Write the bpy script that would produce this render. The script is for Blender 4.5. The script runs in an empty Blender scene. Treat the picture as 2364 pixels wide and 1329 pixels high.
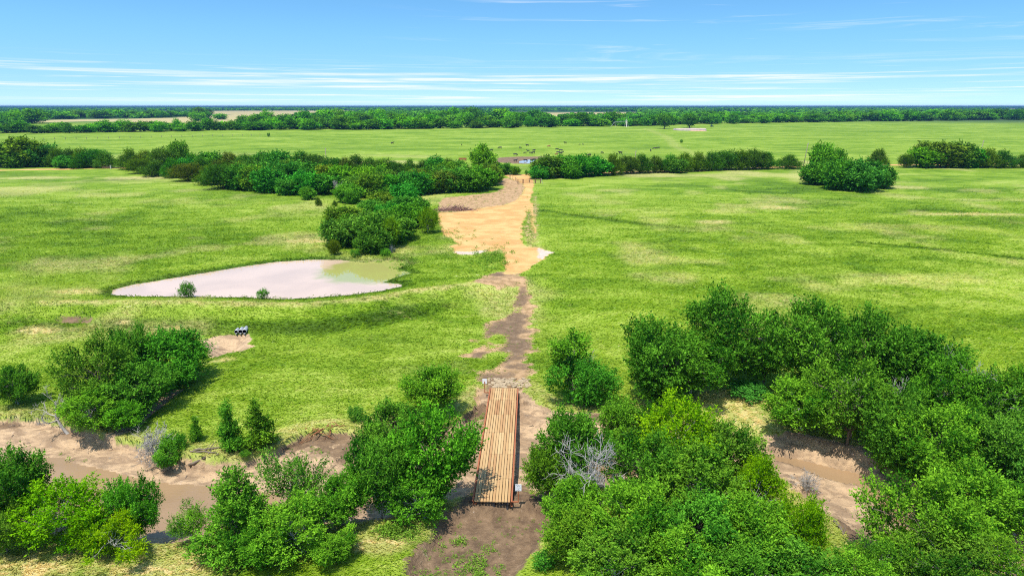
import bpy, math, random
import numpy as np
from mathutils import Vector
R = math.radians
RNG = np.random.default_rng(7)
random.seed(7)
scene = bpy.context.scene
col = scene.collection

# ------------------------------------------------------------------ camera geometry
CAM_Z, PITCH, FPX = 26.35, R(14.9), 1576.0
CT, ST = math.cos(PITCH), math.sin(PITCH)

def at(px, py, z=0.0):
    """world point where the line of sight through photo position (px, py) meets height z"""
    x = (px - 1182.0) / FPX; y = (664.5 - py) / FPX
    d = Vector((x, CT + y * ST, -ST + y * CT))
    t = (z - CAM_Z) / d.z
    return Vector((d.x * t, d.y * t, z))

def depth_of(p):
    return p[1] * CT - (p[2] - CAM_Z) * ST

# ------------------------------------------------------------------ numpy helpers
def ss(a, b, x):
    t = np.clip((x - a) / (b - a), 0.0, 1.0)
    return t * t * (3 - 2 * t)

def _h(i, j, s):
    n = (i.astype(np.int64) * 374761393 + j.astype(np.int64) * 668265263 + s * 974634777) & 0xFFFFFFFF
    n = ((n ^ (n >> 13)) * 1274126177) & 0xFFFFFFFF
    return ((n ^ (n >> 16)) & 0xFFFF) / 65535.0

def vnoise(x, y, sc, s=0):
    x = np.asarray(x, float) / sc; y = np.asarray(y, float) / sc
    i = np.floor(x); j = np.floor(y); u = x - i; v = y - j
    u = u * u * (3 - 2 * u); v = v * v * (3 - 2 * v)
    i = i.astype(np.int64); j = j.astype(np.int64)
    a = _h(i, j, s); b = _h(i + 1, j, s); c = _h(i, j + 1, s); d = _h(i + 1, j + 1, s)
    return (a * (1 - u) + b * u) * (1 - v) + (c * (1 - u) + d * u) * v

def fbm(x, y, sc, s=0, o=3):
    r = 0; a = 1; t = 0
    for k in range(o):
        r = r + a * vnoise(x, y, sc / 2 ** k, s + k * 17); t += a; a *= .5
    return r / t

class Poly:
    """signed distance (positive inside) to a polygon, or distance to a line"""
    def __init__(s, pts, z=0.0, closed=True, px=True):
        P = [at(p[0], p[1], p[2] if len(p) > 2 else z)[:2] if px else p[:2] for p in pts]
        s.P = np.array(P); s.closed = closed
        s.lo = s.P.min(0); s.hi = s.P.max(0)
    def dist(s, x, y, far=14.0):
        x = np.asarray(x, float); y = np.asarray(y, float)
        out = np.full(x.shape, -far)
        m = (x > s.lo[0] - far) & (x < s.hi[0] + far) & (y > s.lo[1] - far) & (y < s.hi[1] + far)
        if not m.any(): return out
        X = x[m]; Y = y[m]
        d2 = np.full(X.shape, 1e18); ins = np.zeros(X.shape, bool)
        n = len(s.P)
        for k in range(n if s.closed else n - 1):
            ax, ay = s.P[k]; bx, by = s.P[(k + 1) % n]
            ex, ey = bx - ax, by - ay
            L = ex * ex + ey * ey + 1e-12
            t = np.clip(((X - ax) * ex + (Y - ay) * ey) / L, 0, 1)
            d2 = np.minimum(d2, (X - ax - t * ex) ** 2 + (Y - ay - t * ey) ** 2)
            if s.closed and abs(ey) > 1e-9:
                c = ((ay > Y) != (by > Y)) & (X < ex * (Y - ay) / ey + ax)
                ins ^= c
        d = np.sqrt(d2)
        out[m] = np.maximum(np.where(ins, d, -d), -far) if s.closed else np.maximum(-d, -far)
        return out

# ------------------------------------------------------------------ the lie of the land
ZW, ZP = -1.35, 1.2                       # creek and stock pond water levels
creek = Poly([(-420, 1000), (-150, 1012), (0, 1026), (118, 1044), (169, 1041), (190, 1056), (254, 1069), (305, 1082), (366, 1096), (406, 1102),
              (474, 1106), (525, 1113), (609, 1119), (680, 1130), (772, 1141), (880, 1110), (980, 1072), (1080, 1044), (1150, 1036), (1215, 1034), (1290, 1052),
              (1370, 1062), (1460, 1052), (1560, 1036), (1650, 1026), (1726, 1028), (1781, 1038), (1852, 1048), (1936, 1069), (1987, 1079), (2051, 1112),
              (2110, 1160), (2190, 1215), (2300, 1250), (2420, 1275), (2600, 1300), (2600, 1345), (2400, 1322), (2280, 1300), (2150, 1268), (2050, 1212), (1985, 1150),
              (1960, 1138), (1889, 1121), (1835, 1096), (1781, 1079), (1743, 1062), (1690, 1064), (1600, 1082), (1500, 1106), (1400, 1118), (1300, 1116),
              (1220, 1092), (1110, 1098), (1050, 1120), (960, 1166), (860, 1200), (760, 1196), (640, 1206), (520, 1236), (430, 1248), (370, 1262),
              (250, 1250), (100, 1230), (-100, 1215), (-420, 1200)], ZW)
channel = Poly([(-420, 930), (0, 946), (112, 950), (165, 962), (250, 980), (330, 1004), (400, 1022), (470, 1036), (550, 1042), (615, 1026), (640, 1006), (690, 988),
                (745, 979), (800, 977), (850, 985), (880, 960), (960, 985), (1040, 960), (1066, 930), (1090, 905), (1108, 893), (1165, 889), (1222, 888), (1240, 905), (1264, 925), (1300, 940),
                (1400, 940), (1480, 940), (1570, 925), (1640, 905), (1745, 915), (1775, 960), (1830, 990), (1900, 1005), (2000, 1035), (2090, 1085),
                (2200, 1150), (2400, 1205), (2700, 1240), (2700, 1420), (2400, 1390), (2250, 1370), (2080, 1330), (1960, 1260), (1900, 1215), (1820, 1170),
                (1740, 1120), (1600, 1130), (1450, 1140), (1330, 1150), (1275, 1175), (1180, 1172), (1080, 1176), (1010, 1180), (900, 1215), (800, 1225),
                (650, 1235), (520, 1255), (430, 1264), (370, 1276), (250, 1268), (100, 1252), (-100, 1240), (-420, 1225)], 0.0)
pond = Poly([(253, 680), (262, 668), (300, 658), (380, 645), (450, 633), (560, 615), (640, 604), (720, 599), (790, 600), (840, 606), (905, 600), (938, 603),
             (935, 612), (918, 621), (940, 627), (952, 631), (915, 640), (885, 652), (925, 655), (928, 661), (880, 672), (800, 682), (700, 689), (640, 690),
             (560, 686), (440, 685), (300, 684)], ZP)
far_pond = Poly([(1188, 375), (1212, 370), (1235, 369), (1262, 372), (1262, 377), (1210, 378)], 1.3)
far_mud = Poly([(1140, 371), (1160, 365), (1200, 363), (1262, 363), (1290, 366), (1290, 379), (1200, 379), (1150, 375)], 1.3)
gully = Poly([(459, 779), (492, 771), (535, 767), (569, 767), (580, 773), (569, 788), (592, 791), (554, 804), (520, 806), (483, 815), (476, 802), (467, 789)], .3)
stream = Poly([(548, 770), (530, 780), (515, 795), (500, 808), (470, 830), (430, 870), (360, 930), (290, 985), (200, 1015)], .0, closed=False)
ramp = Poly([(1030, 1196), (1090, 1180), (1180, 1170), (1262, 1172), (1296, 1185), (1240, 1260), (1185, 1335), (1150, 1420), (880, 1420), (938, 1332), (1000, 1236)], -.3)
spit = Poly([(1738, 1066), (1790, 1084), (1835, 1098), (1889, 1123), (1960, 1140), (2000, 1156), (2022, 1200), (2010, 1300), (1945, 1290), (1905, 1210), (1840, 1150), (1735, 1100)], ZW)
landing = Poly([(1070, 1110), (1095, 1080), (1232, 1085), (1290, 1110), (1300, 1190), (1180, 1200), (1060, 1200)], -.6)
scarp = Poly([(112, 742), (150, 732), (210, 732), (224, 738), (205, 752), (150, 755)], .4)
ring_dam = [(-200, 702), (100, 702), (250, 700), (300, 701), (440, 702), (560, 704), (640, 707), (700, 706), (800, 698), (880, 689), (960, 674), (1080, 660), (1180, 646)]
_dam = np.array([at(p[0], p[1], 1.5)[:2] for p in ring_dam])
right_x = at(1230, 640, 0).x

def base_height(x, y):
    x = np.asarray(x, float); y = np.asarray(y, float)
    yd = np.interp(x, _dam[:, 0], _dam[:, 1])
    t = y - yd
    k = ss(right_x - 6, right_x + 22, x)                  # right of the track the rise is gentle
    w = 7.0 + 34.0 * k
    b = 1.45 * ss(-1, 1, (t + w * .55) / (w * .9) * 1.0)
    b = b + .42 * np.exp(-((t) / 2.0) ** 2) * (1 - k)
    r = np.sqrt(x * x + y * y)
    amp = ss(45, 120, r)
    b = b + amp * (fbm(x, y, 70, 3) - .5) * 1.0 * ss(30, 200, r)
    b = b + (vnoise(x, y, 9, 5) - .5) * .16 * ss(1200, 300, r)
    b = b + ss(300, 900, y) * (fbm(x, y, 260, 9) - .5) * 3.0 * ss(1500, 950, r)
    return b

def height(x, y):
    x = np.asarray(x, float); y = np.asarray(y, float)
    h = base_height(x, y)
    # stock pond
    d = pond.dist(x, y)
    out = np.clip(-d, 0, 99)
    flat = ss(4.0, .0, out)
    h = h * (1 - flat) + flat * np.maximum(ZP + .03 + .10 * out, np.minimum(h, ZP + .12 * out + .03))
    h = np.where(d > 0, ZP - .02 - .8 * ss(0, 4, d), h)
    # far pond
    d = far_mud.dist(x, y, 30); h = np.where(d > -8, h * (1 - ss(-8, 0, d)) + ss(-8, 0, d) * 1.5, h)
    d = far_pond.dist(x, y, 30); h = np.where(d > 0, 1.25, h)
    # gully under the pipes, small scarp, worn ramp
    d = gully.dist(x, y); h = h - .75 * ss(-.3, 2.2, d)
    d = stream.dist(x, y); h = h - .35 * ss(-2.2, 0, d)
    d = scarp.dist(x, y); h = h - .6 * ss(-.2, .9, d)
    d = ramp.dist(x, y); h = h - .62 * ss(-.35, .5, d)
    # creek channel
    dc = channel.dist(x, y, 25); dw = -creek.dist(x, y, 25)
    wc = np.where(x < -3.0, .75, 3.6) + 4.0 * ss(9, 16, x) 
    near = ss(-2, 2, y - 44.5 - .0 * x)
    wc = np.where(y < 45, 3.0, wc)
    inside = dc > 0
    low = ss(0, 1, dc / wc) * .72
    rest = (.66) * (np.clip(dc, 0, 99) / (np.clip(dc, 0, 99) + np.clip(dw, 0, 99) + .05)) ** 1.3
    wob = (vnoise(x, y, 2.3, 21) - .5) * .16 * ss(0, 1.5, dw) * ss(0, 1.5, dc)
    hc = h - low - rest + wob
    hc = np.maximum(hc, ZW + .02 + .03 * np.clip(dw, 0, 6)) 
    hc = np.where(dw < 0, ZW - .03 - .5 * ss(0, 1.5, -dw), hc)
    h = np.where(inside | (dw < 0), hc, h)
    return h

def hgt(x, y):
    return float(height(np.array([float(x)]), np.array([float(y)]))[0])

def on_ground(px, py):
    z = 0.0
    for k in range(14):
        p = at(px, py, z); z += .6 * (hgt(p.x, p.y) - z)
    p = at(px, py, z); p.z = hgt(p.x, p.y)
    return p

# ------------------------------------------------------------------ what the ground is covered with
Zb = 1.45
pad = Poly([(1013, 490), (1072, 488), (1101, 480), (1163, 473), (1191, 462), (1204, 449), (1213, 432), (1206, 424), (1177, 413), (1166, 405), (1222, 405), (1233, 425), (1231, 436),
            (1226, 454), (1224, 472), (1219, 487), (1209, 508), (1204, 530), (1207, 563), (1215, 570), (1242, 573), (1274, 584), (1253, 602), (1222, 619),
            (1209, 631), (1168, 633), (1163, 617), (1161, 599), (1159, 572), (1137, 581), (1087, 590), (1060, 588), (1036, 570), (1060, 564), (1046, 553),
            (1023, 545), (1018, 525), (1013, 508)], Zb)
stubble = Poly([(1011, 488), (1014, 464), (1033, 454), (1087, 450), (1144, 443), (1165, 430), (1150, 424), (1163, 410), (1195, 416), (1212, 426), (1215, 432), (1206, 449), (1192, 463), (1163, 475), (1101, 481), (1072, 489)], Zb)
bare = Poly([(1108, 648), (1169, 634), (1210, 632), (1206, 654), (1226, 695), (1231, 718), (1227, 756), (1223, 803), (1217, 837), (1203, 857), (1212, 876), (1240, 905), (1262, 930), (1150, 905), (1108, 893),
             (1122, 881), (1108, 837), (1146, 830), (1169, 810), (1169, 759), (1146, 752), (1118, 813), (1076, 803), (1105, 776), (1129, 735), (1152, 722),
             (1206, 706), (1194, 685), (1198, 660), (1140, 668), (1085, 668)], .9)
verge = Poly([(1232, 440), (1244, 470), (1240, 520), (1242, 572), (1215, 570), (1207, 540), (1212, 508), (1222, 484), (1228, 454)], Zb)
puddle = Poly([(1244, 574), (1274, 584), (1255, 600), (1232, 614), (1226, 610), (1240, 600), (1234, 594), (1246, 588)], Zb)
puddle_two = Poly([(1048, 582), (1080, 583), (1130, 578), (1120, 584), (1085, 590), (1062, 588)], Zb)
rill = Poly([(1232, 468), (1228, 480), (1232, 500), (1230, 520), (1236, 540)], Zb, closed=False)
cross_road = Poly([(-300, 394), (270, 389), (700, 401), (1000, 407), (1170, 405.5), (1225, 404), (1500, 395), (1800, 386), (2060, 381.5), (2700, 371)], Zb, closed=False)
bank_grass = Poly([(1575, 930), (1640, 915), (1740, 915), (1770, 980), (1760, 1020), (1700, 1010), (1640, 980)], -.5)
pasture_track = Poly([(1490, 296), (1535, 312), (1548, 322), (1560, 335), (1600, 352), (1640, 366)], 2.0, closed=False)
old_track = Poly([(1980, 568), (2100, 578), (2250, 592), (2420, 615)], .9, closed=False)
old_track_two = Poly([(1250, 486), (1330, 500), (1450, 516), (1560, 526)], 1.4, closed=False)
dam_line = Poly([(p[0], p[1] - 2) for p in ring_dam[1:]], 1.6, closed=False)
straw_spots = [((165, 675), 4.2, 2.0), ((85, 764), 3.4, 1.6), ((290, 750), 1.2, .6), ((392, 760), 1.6, .7), ((2085, 433), 9, 6), ((1790, 480), 7, 5), ((320, 412), 16, 7),
               ((80, 412), 18, 6), ((1650, 515), 5, 3), ((2250, 495), 20, 2.5), ((700, 556), 6, 3), ((600, 672), 3, 1), ((40, 1310), 4, 2.4), ((360, 1310), 4, 1.5), ((1225, 1230), 1.0, 2.0), ((880, 1250), 2.5, 1.2), ((510, 826), 2, .8)]
straw_spots = [(at(p[0], p[1], 1.4 if p[1] < 690 else .2), a, b) for p, a, b in straw_spots]
tan_fields = [Poly(p, 0.0) for p in (
    [(60, 286), (200, 282), (420, 286), (560, 282), (700, 276), (520, 271), (300, 276), (120, 279)],
    [(400, 273), (540, 266), (700, 263), (830, 264), (760, 270), (560, 275)],
    [(330, 263), (480, 257), (800, 256), (900, 262), (700, 264), (540, 266)],
    [(1080, 265), (1280, 261), (1470, 260), (1440, 268), (1250, 271), (1130, 270)],
    [(1560, 262), (1740, 258), (1720, 262), (1600, 264)],
    [(2280, 252), (2500, 251), (2500, 254), (2300, 255)],
    [(1980, 253.5), (2240, 253.2), (2240, 255), (2000, 255)])]

def cover(x, y):
    """dirt, mud, sand, pale / straw, lush, field, stubble weights at ground points"""
    e = (fbm(x, y, 1.6, 31) - .5) * 1.5
    z = np.zeros_like(x)
    w = .35
    dirt = ss(-.8, .7, pad.dist(x, y) + e * 1.0)
    d = cross_road.dist(x, y); dirt = np.maximum(dirt, ss(-3.2, -2.4, d))
    d = rill.dist(x, y); dirt = np.maximum(dirt, .7 * ss(-.7, -.3, d + e * .2))
    stub = ss(-.6, .6, stubble.dist(x, y) + e) * .9
    stub = np.maximum(stub, .55 * ss(-.8, .6, verge.dist(x, y) + e * 1.2))
    tr = ss(-1.3, .9, bare.dist(x, y) + e * 2.2)
    stub = np.maximum(stub, tr)
    mud = tr * ss(.40, .68, fbm(x, y, 3.2, 57)) * .8
    mud = np.maximum(mud, ss(-.8, .5, ramp.dist(x, y) + e * 1.0))
    mud = np.maximum(mud, ss(-.4, .4, landing.dist(x, y) + e * .5))
    mud = np.maximum(mud, ss(-3, 1, far_mud.dist(x, y, 30)))
    mud = np.maximum(mud, .9 * ss(0, .5, scarp.dist(x, y) + e * .3) * (vnoise(x, y, .8, 40) * .5 + .5) * (y > scarp.P[:, 1].mean() + .2))
    dc = channel.dist(x, y, 25); dw = -creek.dist(x, y, 25)
    bed = ss(-.05, .25, dc + e * .12)
    bed = np.where((y < 45), bed * ss(2.6, 1.0, dw + e) , bed)
    rgt = ss(8, 13, x)
    bed = bed * (1 - rgt) + rgt * np.maximum(ss(-.5, .5, spit.dist(x, y) + e), ss(.35, .1, dw))
    bed = bed * (1 - .97 * ss(-1.2, 1.2, bank_grass.dist(x, y) + e))
    grey = bed * np.maximum(ss(.2, 1.0, fbm(x, y, 2.6, 51) * 1.5 - .35 + .6 * ss(2.2, .2, dc)) * ss(.2, 2.5, dw), 0)
    sand = bed
    grey = np.maximum(grey, bed * ss(1.15, .5, dc + e * .35) * (x < -3) * (y > 44))
    mud = np.maximum(mud * (1 - bed), grey * .95)
    sand = np.maximum(sand, ss(-.3, .3, gully.dist(x, y) + e * .6))
    sand = np.maximum(sand, .85 * ss(-1.0, -.5, stream.dist(x, y) + e * .3) * (y < 62))
    pale = ss(-.3, .6, puddle.dist(x, y) + e * 1.2)
    pale = np.maximum(pale, ss(-.4, .4, puddle_two.dist(x, y) + e * .5))
    straw = z.copy()
    for c, a, b in straw_spots:
        q = np.sqrt(((x - c.x) / a) ** 2 + ((y - c.y) / b) ** 2)
        straw = np.maximum(straw, ss(1.25, .3, q + e * .5))
    straw = np.maximum(straw, .5 * ss(.55, .78, fbm(x, y, 11, 75)) * ss(60, 75, y) * ss(300, 200, y))
    straw = np.maximum(straw, .75 * ss(-1.3, -.2, dam_line.dist(x, y) + e * .9))
    straw = np.maximum(straw, .95 * ss(-1, 1, bank_grass.dist(x, y) + e))
    straw = np.maximum(straw, .85 * (dc > -1.5) * ss(-1.5, .5, dc) * (1 - bed) * (.45 + .55 * vnoise(x, y, 2.2, 61)))
    straw = np.maximum(straw, .8 * ss(.56, .75, fbm(x, y, 26, 71)) * ss(150, 220, y) * ss(420, 300, y))
    straw = np.maximum(straw, .6 * ss(.6, .8, fbm(x, y, 3.5, 73)) * ss(46, 40, y))
    d = pasture_track.dist(x, y); straw = np.maximum(straw, .3 * ss(-5, -2, d))
    lush = ss(2.6, .2, -pond.dist(x, y))
    lush = np.maximum(lush, .8 * ss(-1.4, -.4, old_track.dist(x, y) + e * .4))
    lush = np.maximum(lush, .6 * ss(-2.0, -.6, old_track_two.dist(x, y) + e * .6))
    lush = np.maximum(lush, .55 * ss(-3, -1, dam_line.dist(x, y + 6.0)) * (x < right_x - 12))
    lush = np.maximum(lush, .16 * ss(right_x - 6, right_x - 16, x) * ss(78, 95, y) * ss(210, 150, y))
    lush = np.maximum(lush, .32 * ss(.5, .66, fbm(x, y, 15, 77)) * ss(115, 150, y) * ss(300, 230, y))
    fld = z.copy()
    for f in tan_fields: fld = np.maximum(fld, ss(-8, 8, f.dist(x, y, 40)))
    return dict(dirt=dirt, mud=mud, sand=sand, pale=pale, straw=straw, lush=lush, field=fld, stub=stub)
# ------------------------------------------------------------------ meshes and tags
def mesh_np(name, V, F, mats=(), attrs=None, smooth=False, mat_idx=None):
    """V (n,3); F (m,k) array or list of such arrays; attrs {name: (type, domain, flat array)}"""
    me = bpy.data.meshes.new(name)
    Fs = F if isinstance(F, list) else [F]
    Fs = [f for f in Fs if len(f)]
    me.vertices.add(len(V)); me.vertices.foreach_set('co', np.ascontiguousarray(V, np.float32).ravel())
    loops = np.concatenate([f.ravel() for f in Fs]).astype(np.int32)
    cnt = np.concatenate([np.full(len(f), f.shape[1], np.int32) for f in Fs])
    start = np.concatenate([[0], np.cumsum(cnt)[:-1]]).astype(np.int32)
    me.loops.add(len(loops)); me.loops.foreach_set('vertex_index', loops)
    me.polygons.add(len(cnt)); me.polygons.foreach_set('loop_start', start); me.polygons.foreach_set('loop_total', cnt)
    me.polygons.foreach_set('use_smooth', np.full(len(cnt), smooth))
    for m in mats: me.materials.append(m)
    if mat_idx is not None: me.polygons.foreach_set('material_index', np.asarray(mat_idx, np.int32))
    for k, (ty, dom, arr) in (attrs or {}).items():
        a = me.attributes.new(k, ty, dom)
        a.data.foreach_set('color' if 'COLOR' in ty else 'value', np.ascontiguousarray(arr, np.float32).ravel())
    me.update(calc_edges=True)
    return me

def tag(o, label=None, cat=None, group=None, kind=None):
    if label: o['label'] = label
    if cat: o['category'] = cat
    if group: o['group'] = group
    if kind: o['kind'] = kind
    return o

def link(name, me, parent=None, loc=None):
    o = bpy.data.objects.new(name, me); col.objects.link(o)
    if parent: o.parent = parent
    if loc is not None: o.location = loc
    return o

class MB:
    """collects boxes, bars and tubes that make ONE mesh"""
    def __init__(s): s.v = []; s.f = []; s.t = []
    def _add(s, v, f, tone=.5):
        o = len(s.v); s.v += [tuple(p) for p in v]; s.f += [tuple(o + i for i in q) for q in f]; s.t += [tone] * len(f)
    def box(s, c, d, ax=None, tone=.5):
        X, Y, Z = ax or (Vector((1, 0, 0)), Vector((0, 1, 0)), Vector((0, 0, 1)))
        c = Vector(c); P = []
        for k in (-1, 1):
            for j in (-1, 1):
                for i in (-1, 1): P.append(c + X * (i * d[0] / 2) + Y * (j * d[1] / 2) + Z * (k * d[2] / 2))
        s._add(P, [(0, 2, 3, 1), (4, 5, 7, 6), (0, 1, 5, 4), (2, 6, 7, 3), (0, 4, 6, 2), (1, 3, 7, 5)], tone)
    def bar(s, a, b, w, h=None, tone=.5):
        a = Vector(a); b = Vector(b); Z = (b - a); L = Z.length; Z.normalize()
        X = Z.cross(Vector((0, 0, 1)) if abs(Z.z) < .95 else Vector((0, 1, 0))).normalized(); Y = Z.cross(X)
        s.box((a + b) / 2, (w, h or w, L), (X, Y, Z), tone)
    def tube(s, pts, rad, n=6, tone=.5, cap=True):
        pts = [Vector(p) for p in pts]; rad = rad if hasattr(rad, '__len__') else [rad] * len(pts)
        V = []; F = []; up = Vector((.31, .17, .93))
        for i, p in enumerate(pts):
            d = (pts[min(i + 1, len(pts) - 1)] - pts[max(i - 1, 0)]).normalized()
            x = d.cross(up); x = x.normalized() if x.length > 1e-3 else Vector((1, 0, 0)); y = d.cross(x)
            for k in range(n):
                a = 2 * math.pi * k / n; V.append(p + (x * math.cos(a) + y * math.sin(a)) * rad[i])
        for i in range(len(pts) - 1):
            for k in range(n): F.append((i * n + k, i * n + (k + 1) % n, (i + 1) * n + (k + 1) % n, (i + 1) * n + k))
        if cap: F += [tuple(range(n - 1, -1, -1)), tuple((len(pts) - 1) * n + k for k in range(n))]
        s._add(V, F, tone)
    def mesh(s, name, mat, smooth=False):
        me = bpy.data.meshes.new(name); me.from_pydata([tuple(p) for p in s.v], [], s.f); me.materials.append(mat)
        a = me.attributes.new('tone', 'FLOAT', 'FACE'); a.data.foreach_set('value', (s.t + [.5] * len(s.f))[:len(s.f)])
        if smooth: me.polygons.foreach_set('use_smooth', [True] * len(me.polygons))
        me.update(); return me
    def build(s, name, mat, parent=None, loc=None, smooth=False): return link(name, s.mesh(name, mat, smooth), parent, loc)

# ------------------------------------------------------------------ materials
class NT:
    def __init__(s, t): s.t = t
    def n(s, typ, ins=None, **kw):
        x = s.t.nodes.new(typ)
        for k, v in kw.items(): setattr(x, k, v)
        for k, v in (ins or {}).items(): s.put(x.inputs[k], v)
        return x
    def put(s, sock, v):
        if isinstance(v, bpy.types.NodeSocket): s.t.links.new(v, sock)
        else: sock.default_value = v
    def math(s, op, a, b=0.0, c=None, clamp=False):
        x = s.n('ShaderNodeMath', operation=op, use_clamp=clamp); s.put(x.inputs[0], a); s.put(x.inputs[1], b)
        if c is not None: s.put(x.inputs[2], c)
        return x.outputs[0]
    def mix(s, f, a, b, blend='MIX'):
        x = s.n('ShaderNodeMix', data_type='RGBA', blend_type=blend)
        s.put(x.inputs[0], f); s.put(x.inputs[6], a); s.put(x.inputs[7], b); return x.outputs[2]
    def noise(s, vec, scale, detail=3.0, rough=.55, dist=0.0):
        x = s.n('ShaderNodeTexNoise', {'Vector': vec, 'Scale': scale, 'Detail': detail, 'Roughness': rough, 'Distortion': dist}); return x.outputs[0]
    def ramp(s, f, a, b):
        x = s.n('ShaderNodeMapRange', {0: f, 1: a, 2: b}, interpolation_type='SMOOTHSTEP'); return x.outputs[0]
    def attr(s, name): return s.n('ShaderNodeAttribute', attribute_name=name)
    def scale(s, vec, sc, rot=(0, 0, 0)): return s.n('ShaderNodeMapping', {'Vector': vec, 'Scale': sc, 'Rotation': rot}).outputs[0]

def C(r, g, b): return (r, g, b, 1.0)

def new_mat(name):
    m = bpy.data.materials.new(name); m.use_nodes = True
    t = m.node_tree; t.nodes.clear(); return m, NT(t)

def finish(nt, shader):
    o = nt.n('ShaderNodeOutputMaterial'); nt.t.links.new(shader, o.inputs[0])

def plain(name, rgb, rough=.7, metal=0.0, var=.25, scale=6.0, bump=0.0, tone=0.0):
    m, nt = new_mat(name)
    pos = nt.n('ShaderNodeTexCoord').outputs['Object']
    f = nt.noise(pos, scale, 5.0, .65)
    k = nt.math('MULTIPLY_ADD', f, 2 * var, 1 - var)
    if tone:
        a = nt.attr('tone').outputs['Fac']; k = nt.math('MULTIPLY', k, nt.math('MULTIPLY_ADD', a, 2 * tone, 1 - tone))
    c = nt.mix(1.0, C(*rgb), nt.n('ShaderNodeCombineXYZ', {0: k, 1: k, 2: k}).outputs[0], 'MULTIPLY')
    b = nt.n('ShaderNodeBsdfPrincipled', {'Base Color': c, 'Roughness': rough, 'Metallic': metal})
    if bump:
        q = nt.n('ShaderNodeBump', {'Height': f, 'Strength': bump, 'Distance': .05}); nt.t.links.new(q.outputs[0], b.inputs['Normal'])
    finish(nt, b.outputs[0]); return m

# pasture colour, shared by the ground and by the blades that stand on it
def grass_group():
    g = bpy.data.node_groups.new('pasture_colour', 'ShaderNodeTree')
    g.interface.new_socket('Color', in_out='OUTPUT', socket_type='NodeSocketColor')
    for s in ('Straw', 'Lush', 'Grain'): g.interface.new_socket(s, in_out='INPUT', socket_type='NodeSocketFloat')
    nt = NT(g); gi = g.nodes.new('NodeGroupInput'); go = g.nodes.new('NodeGroupOutput')
    p = nt.n('ShaderNodeNewGeometry').outputs['Position']
    p2 = nt.n('ShaderNodeVectorMath', {0: p, 1: (1, 1, 0)}, operation='MULTIPLY').outputs[0]
    big = nt.noise(nt.scale(p2, (.018, .035, 1)), 1.0, 4.0, .6, .6)
    mid = nt.noise(nt.scale(p2, (.11, .2, 1), (0, 0, .35)), 1.0, 4.0, .62, .8)
    str_ = nt.noise(nt.scale(p2, (.55, 1.5, 1), (0, 0, -.5)), 1.0, 4.0, .65, 1.2)
    fine = nt.noise(nt.scale(p2, (1.8, 4.0, 1), (0, 0, -.4)), 1.0, 3.0, .7, .5)
    far = nt.noise(nt.scale(p2, (.004, .02, 1)), 1.0, 3.0, .6, .3)
    v = nt.math('MULTIPLY_ADD', big, .42, -.005)
    v = nt.math('MULTIPLY_ADD', mid, .42, v); v = nt.math('MULTIPLY_ADD', str_, .28, v); v = nt.math('MULTIPLY_ADD', fine, .21, v)
    v = nt.math('MULTIPLY_ADD', gi.outputs['Grain'], .17, v)
    v = nt.math('MULTIPLY_ADD', gi.outputs['Lush'], -.20, v)
    cr = nt.n('ShaderNodeValToRGB', {0: v}); e = cr.color_ramp
    e.elements[0].position = .575; e.elements[0].color = C(.045, .098, .004)
    e.elements[1].position = .93; e.elements[1].color = C(.440, .470, .130)
    for q, c in ((.665, C(.098, .190, .006)), (.74, C(.172, .275, .012)), (.825, C(.285, .375, .045))):
        x = e.elements.new(q); x.color = c
    # dry stems here and there
    s1 = nt.ramp(nt.noise(nt.scale(p2, (.09, .16, 1)), 1.0, 5.0, .6, .5), .58, .76)
    s2 = nt.ramp(nt.noise(nt.scale(p2, (.9, 1.6, 1)), 1.0, 3.0, .6, .8), .48, .68)
    dry = nt.math('MULTIPLY', nt.math('MULTIPLY', s1, s2), .6)
    dry = nt.math('MAXIMUM', dry, nt.math('MULTIPLY', gi.outputs['Straw'], nt.ramp(s2, -.35, .35)))
    c = nt.mix(dry, cr.outputs[0], C(.56, .46, .20))
    c = nt.mix(nt.math('MULTIPLY', nt.ramp(far, .50, .7), .35), c, C(.30, .37, .05))
    c = nt.mix(nt.math('MULTIPLY', nt.ramp(far, .46, .30), .45), c, C(.075, .16, .006))
    nt.t.links.new(c, go.inputs[0]); return g
GRASS = grass_group()

def grass_node(nt, straw, lush, grain):
    x = nt.n('ShaderNodeGroup'); x.node_tree = GRASS
    nt.put(x.inputs['Straw'], straw); nt.put(x.inputs['Lush'], lush); nt.put(x.inputs['Grain'], grain); return x.outputs[0]

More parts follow.
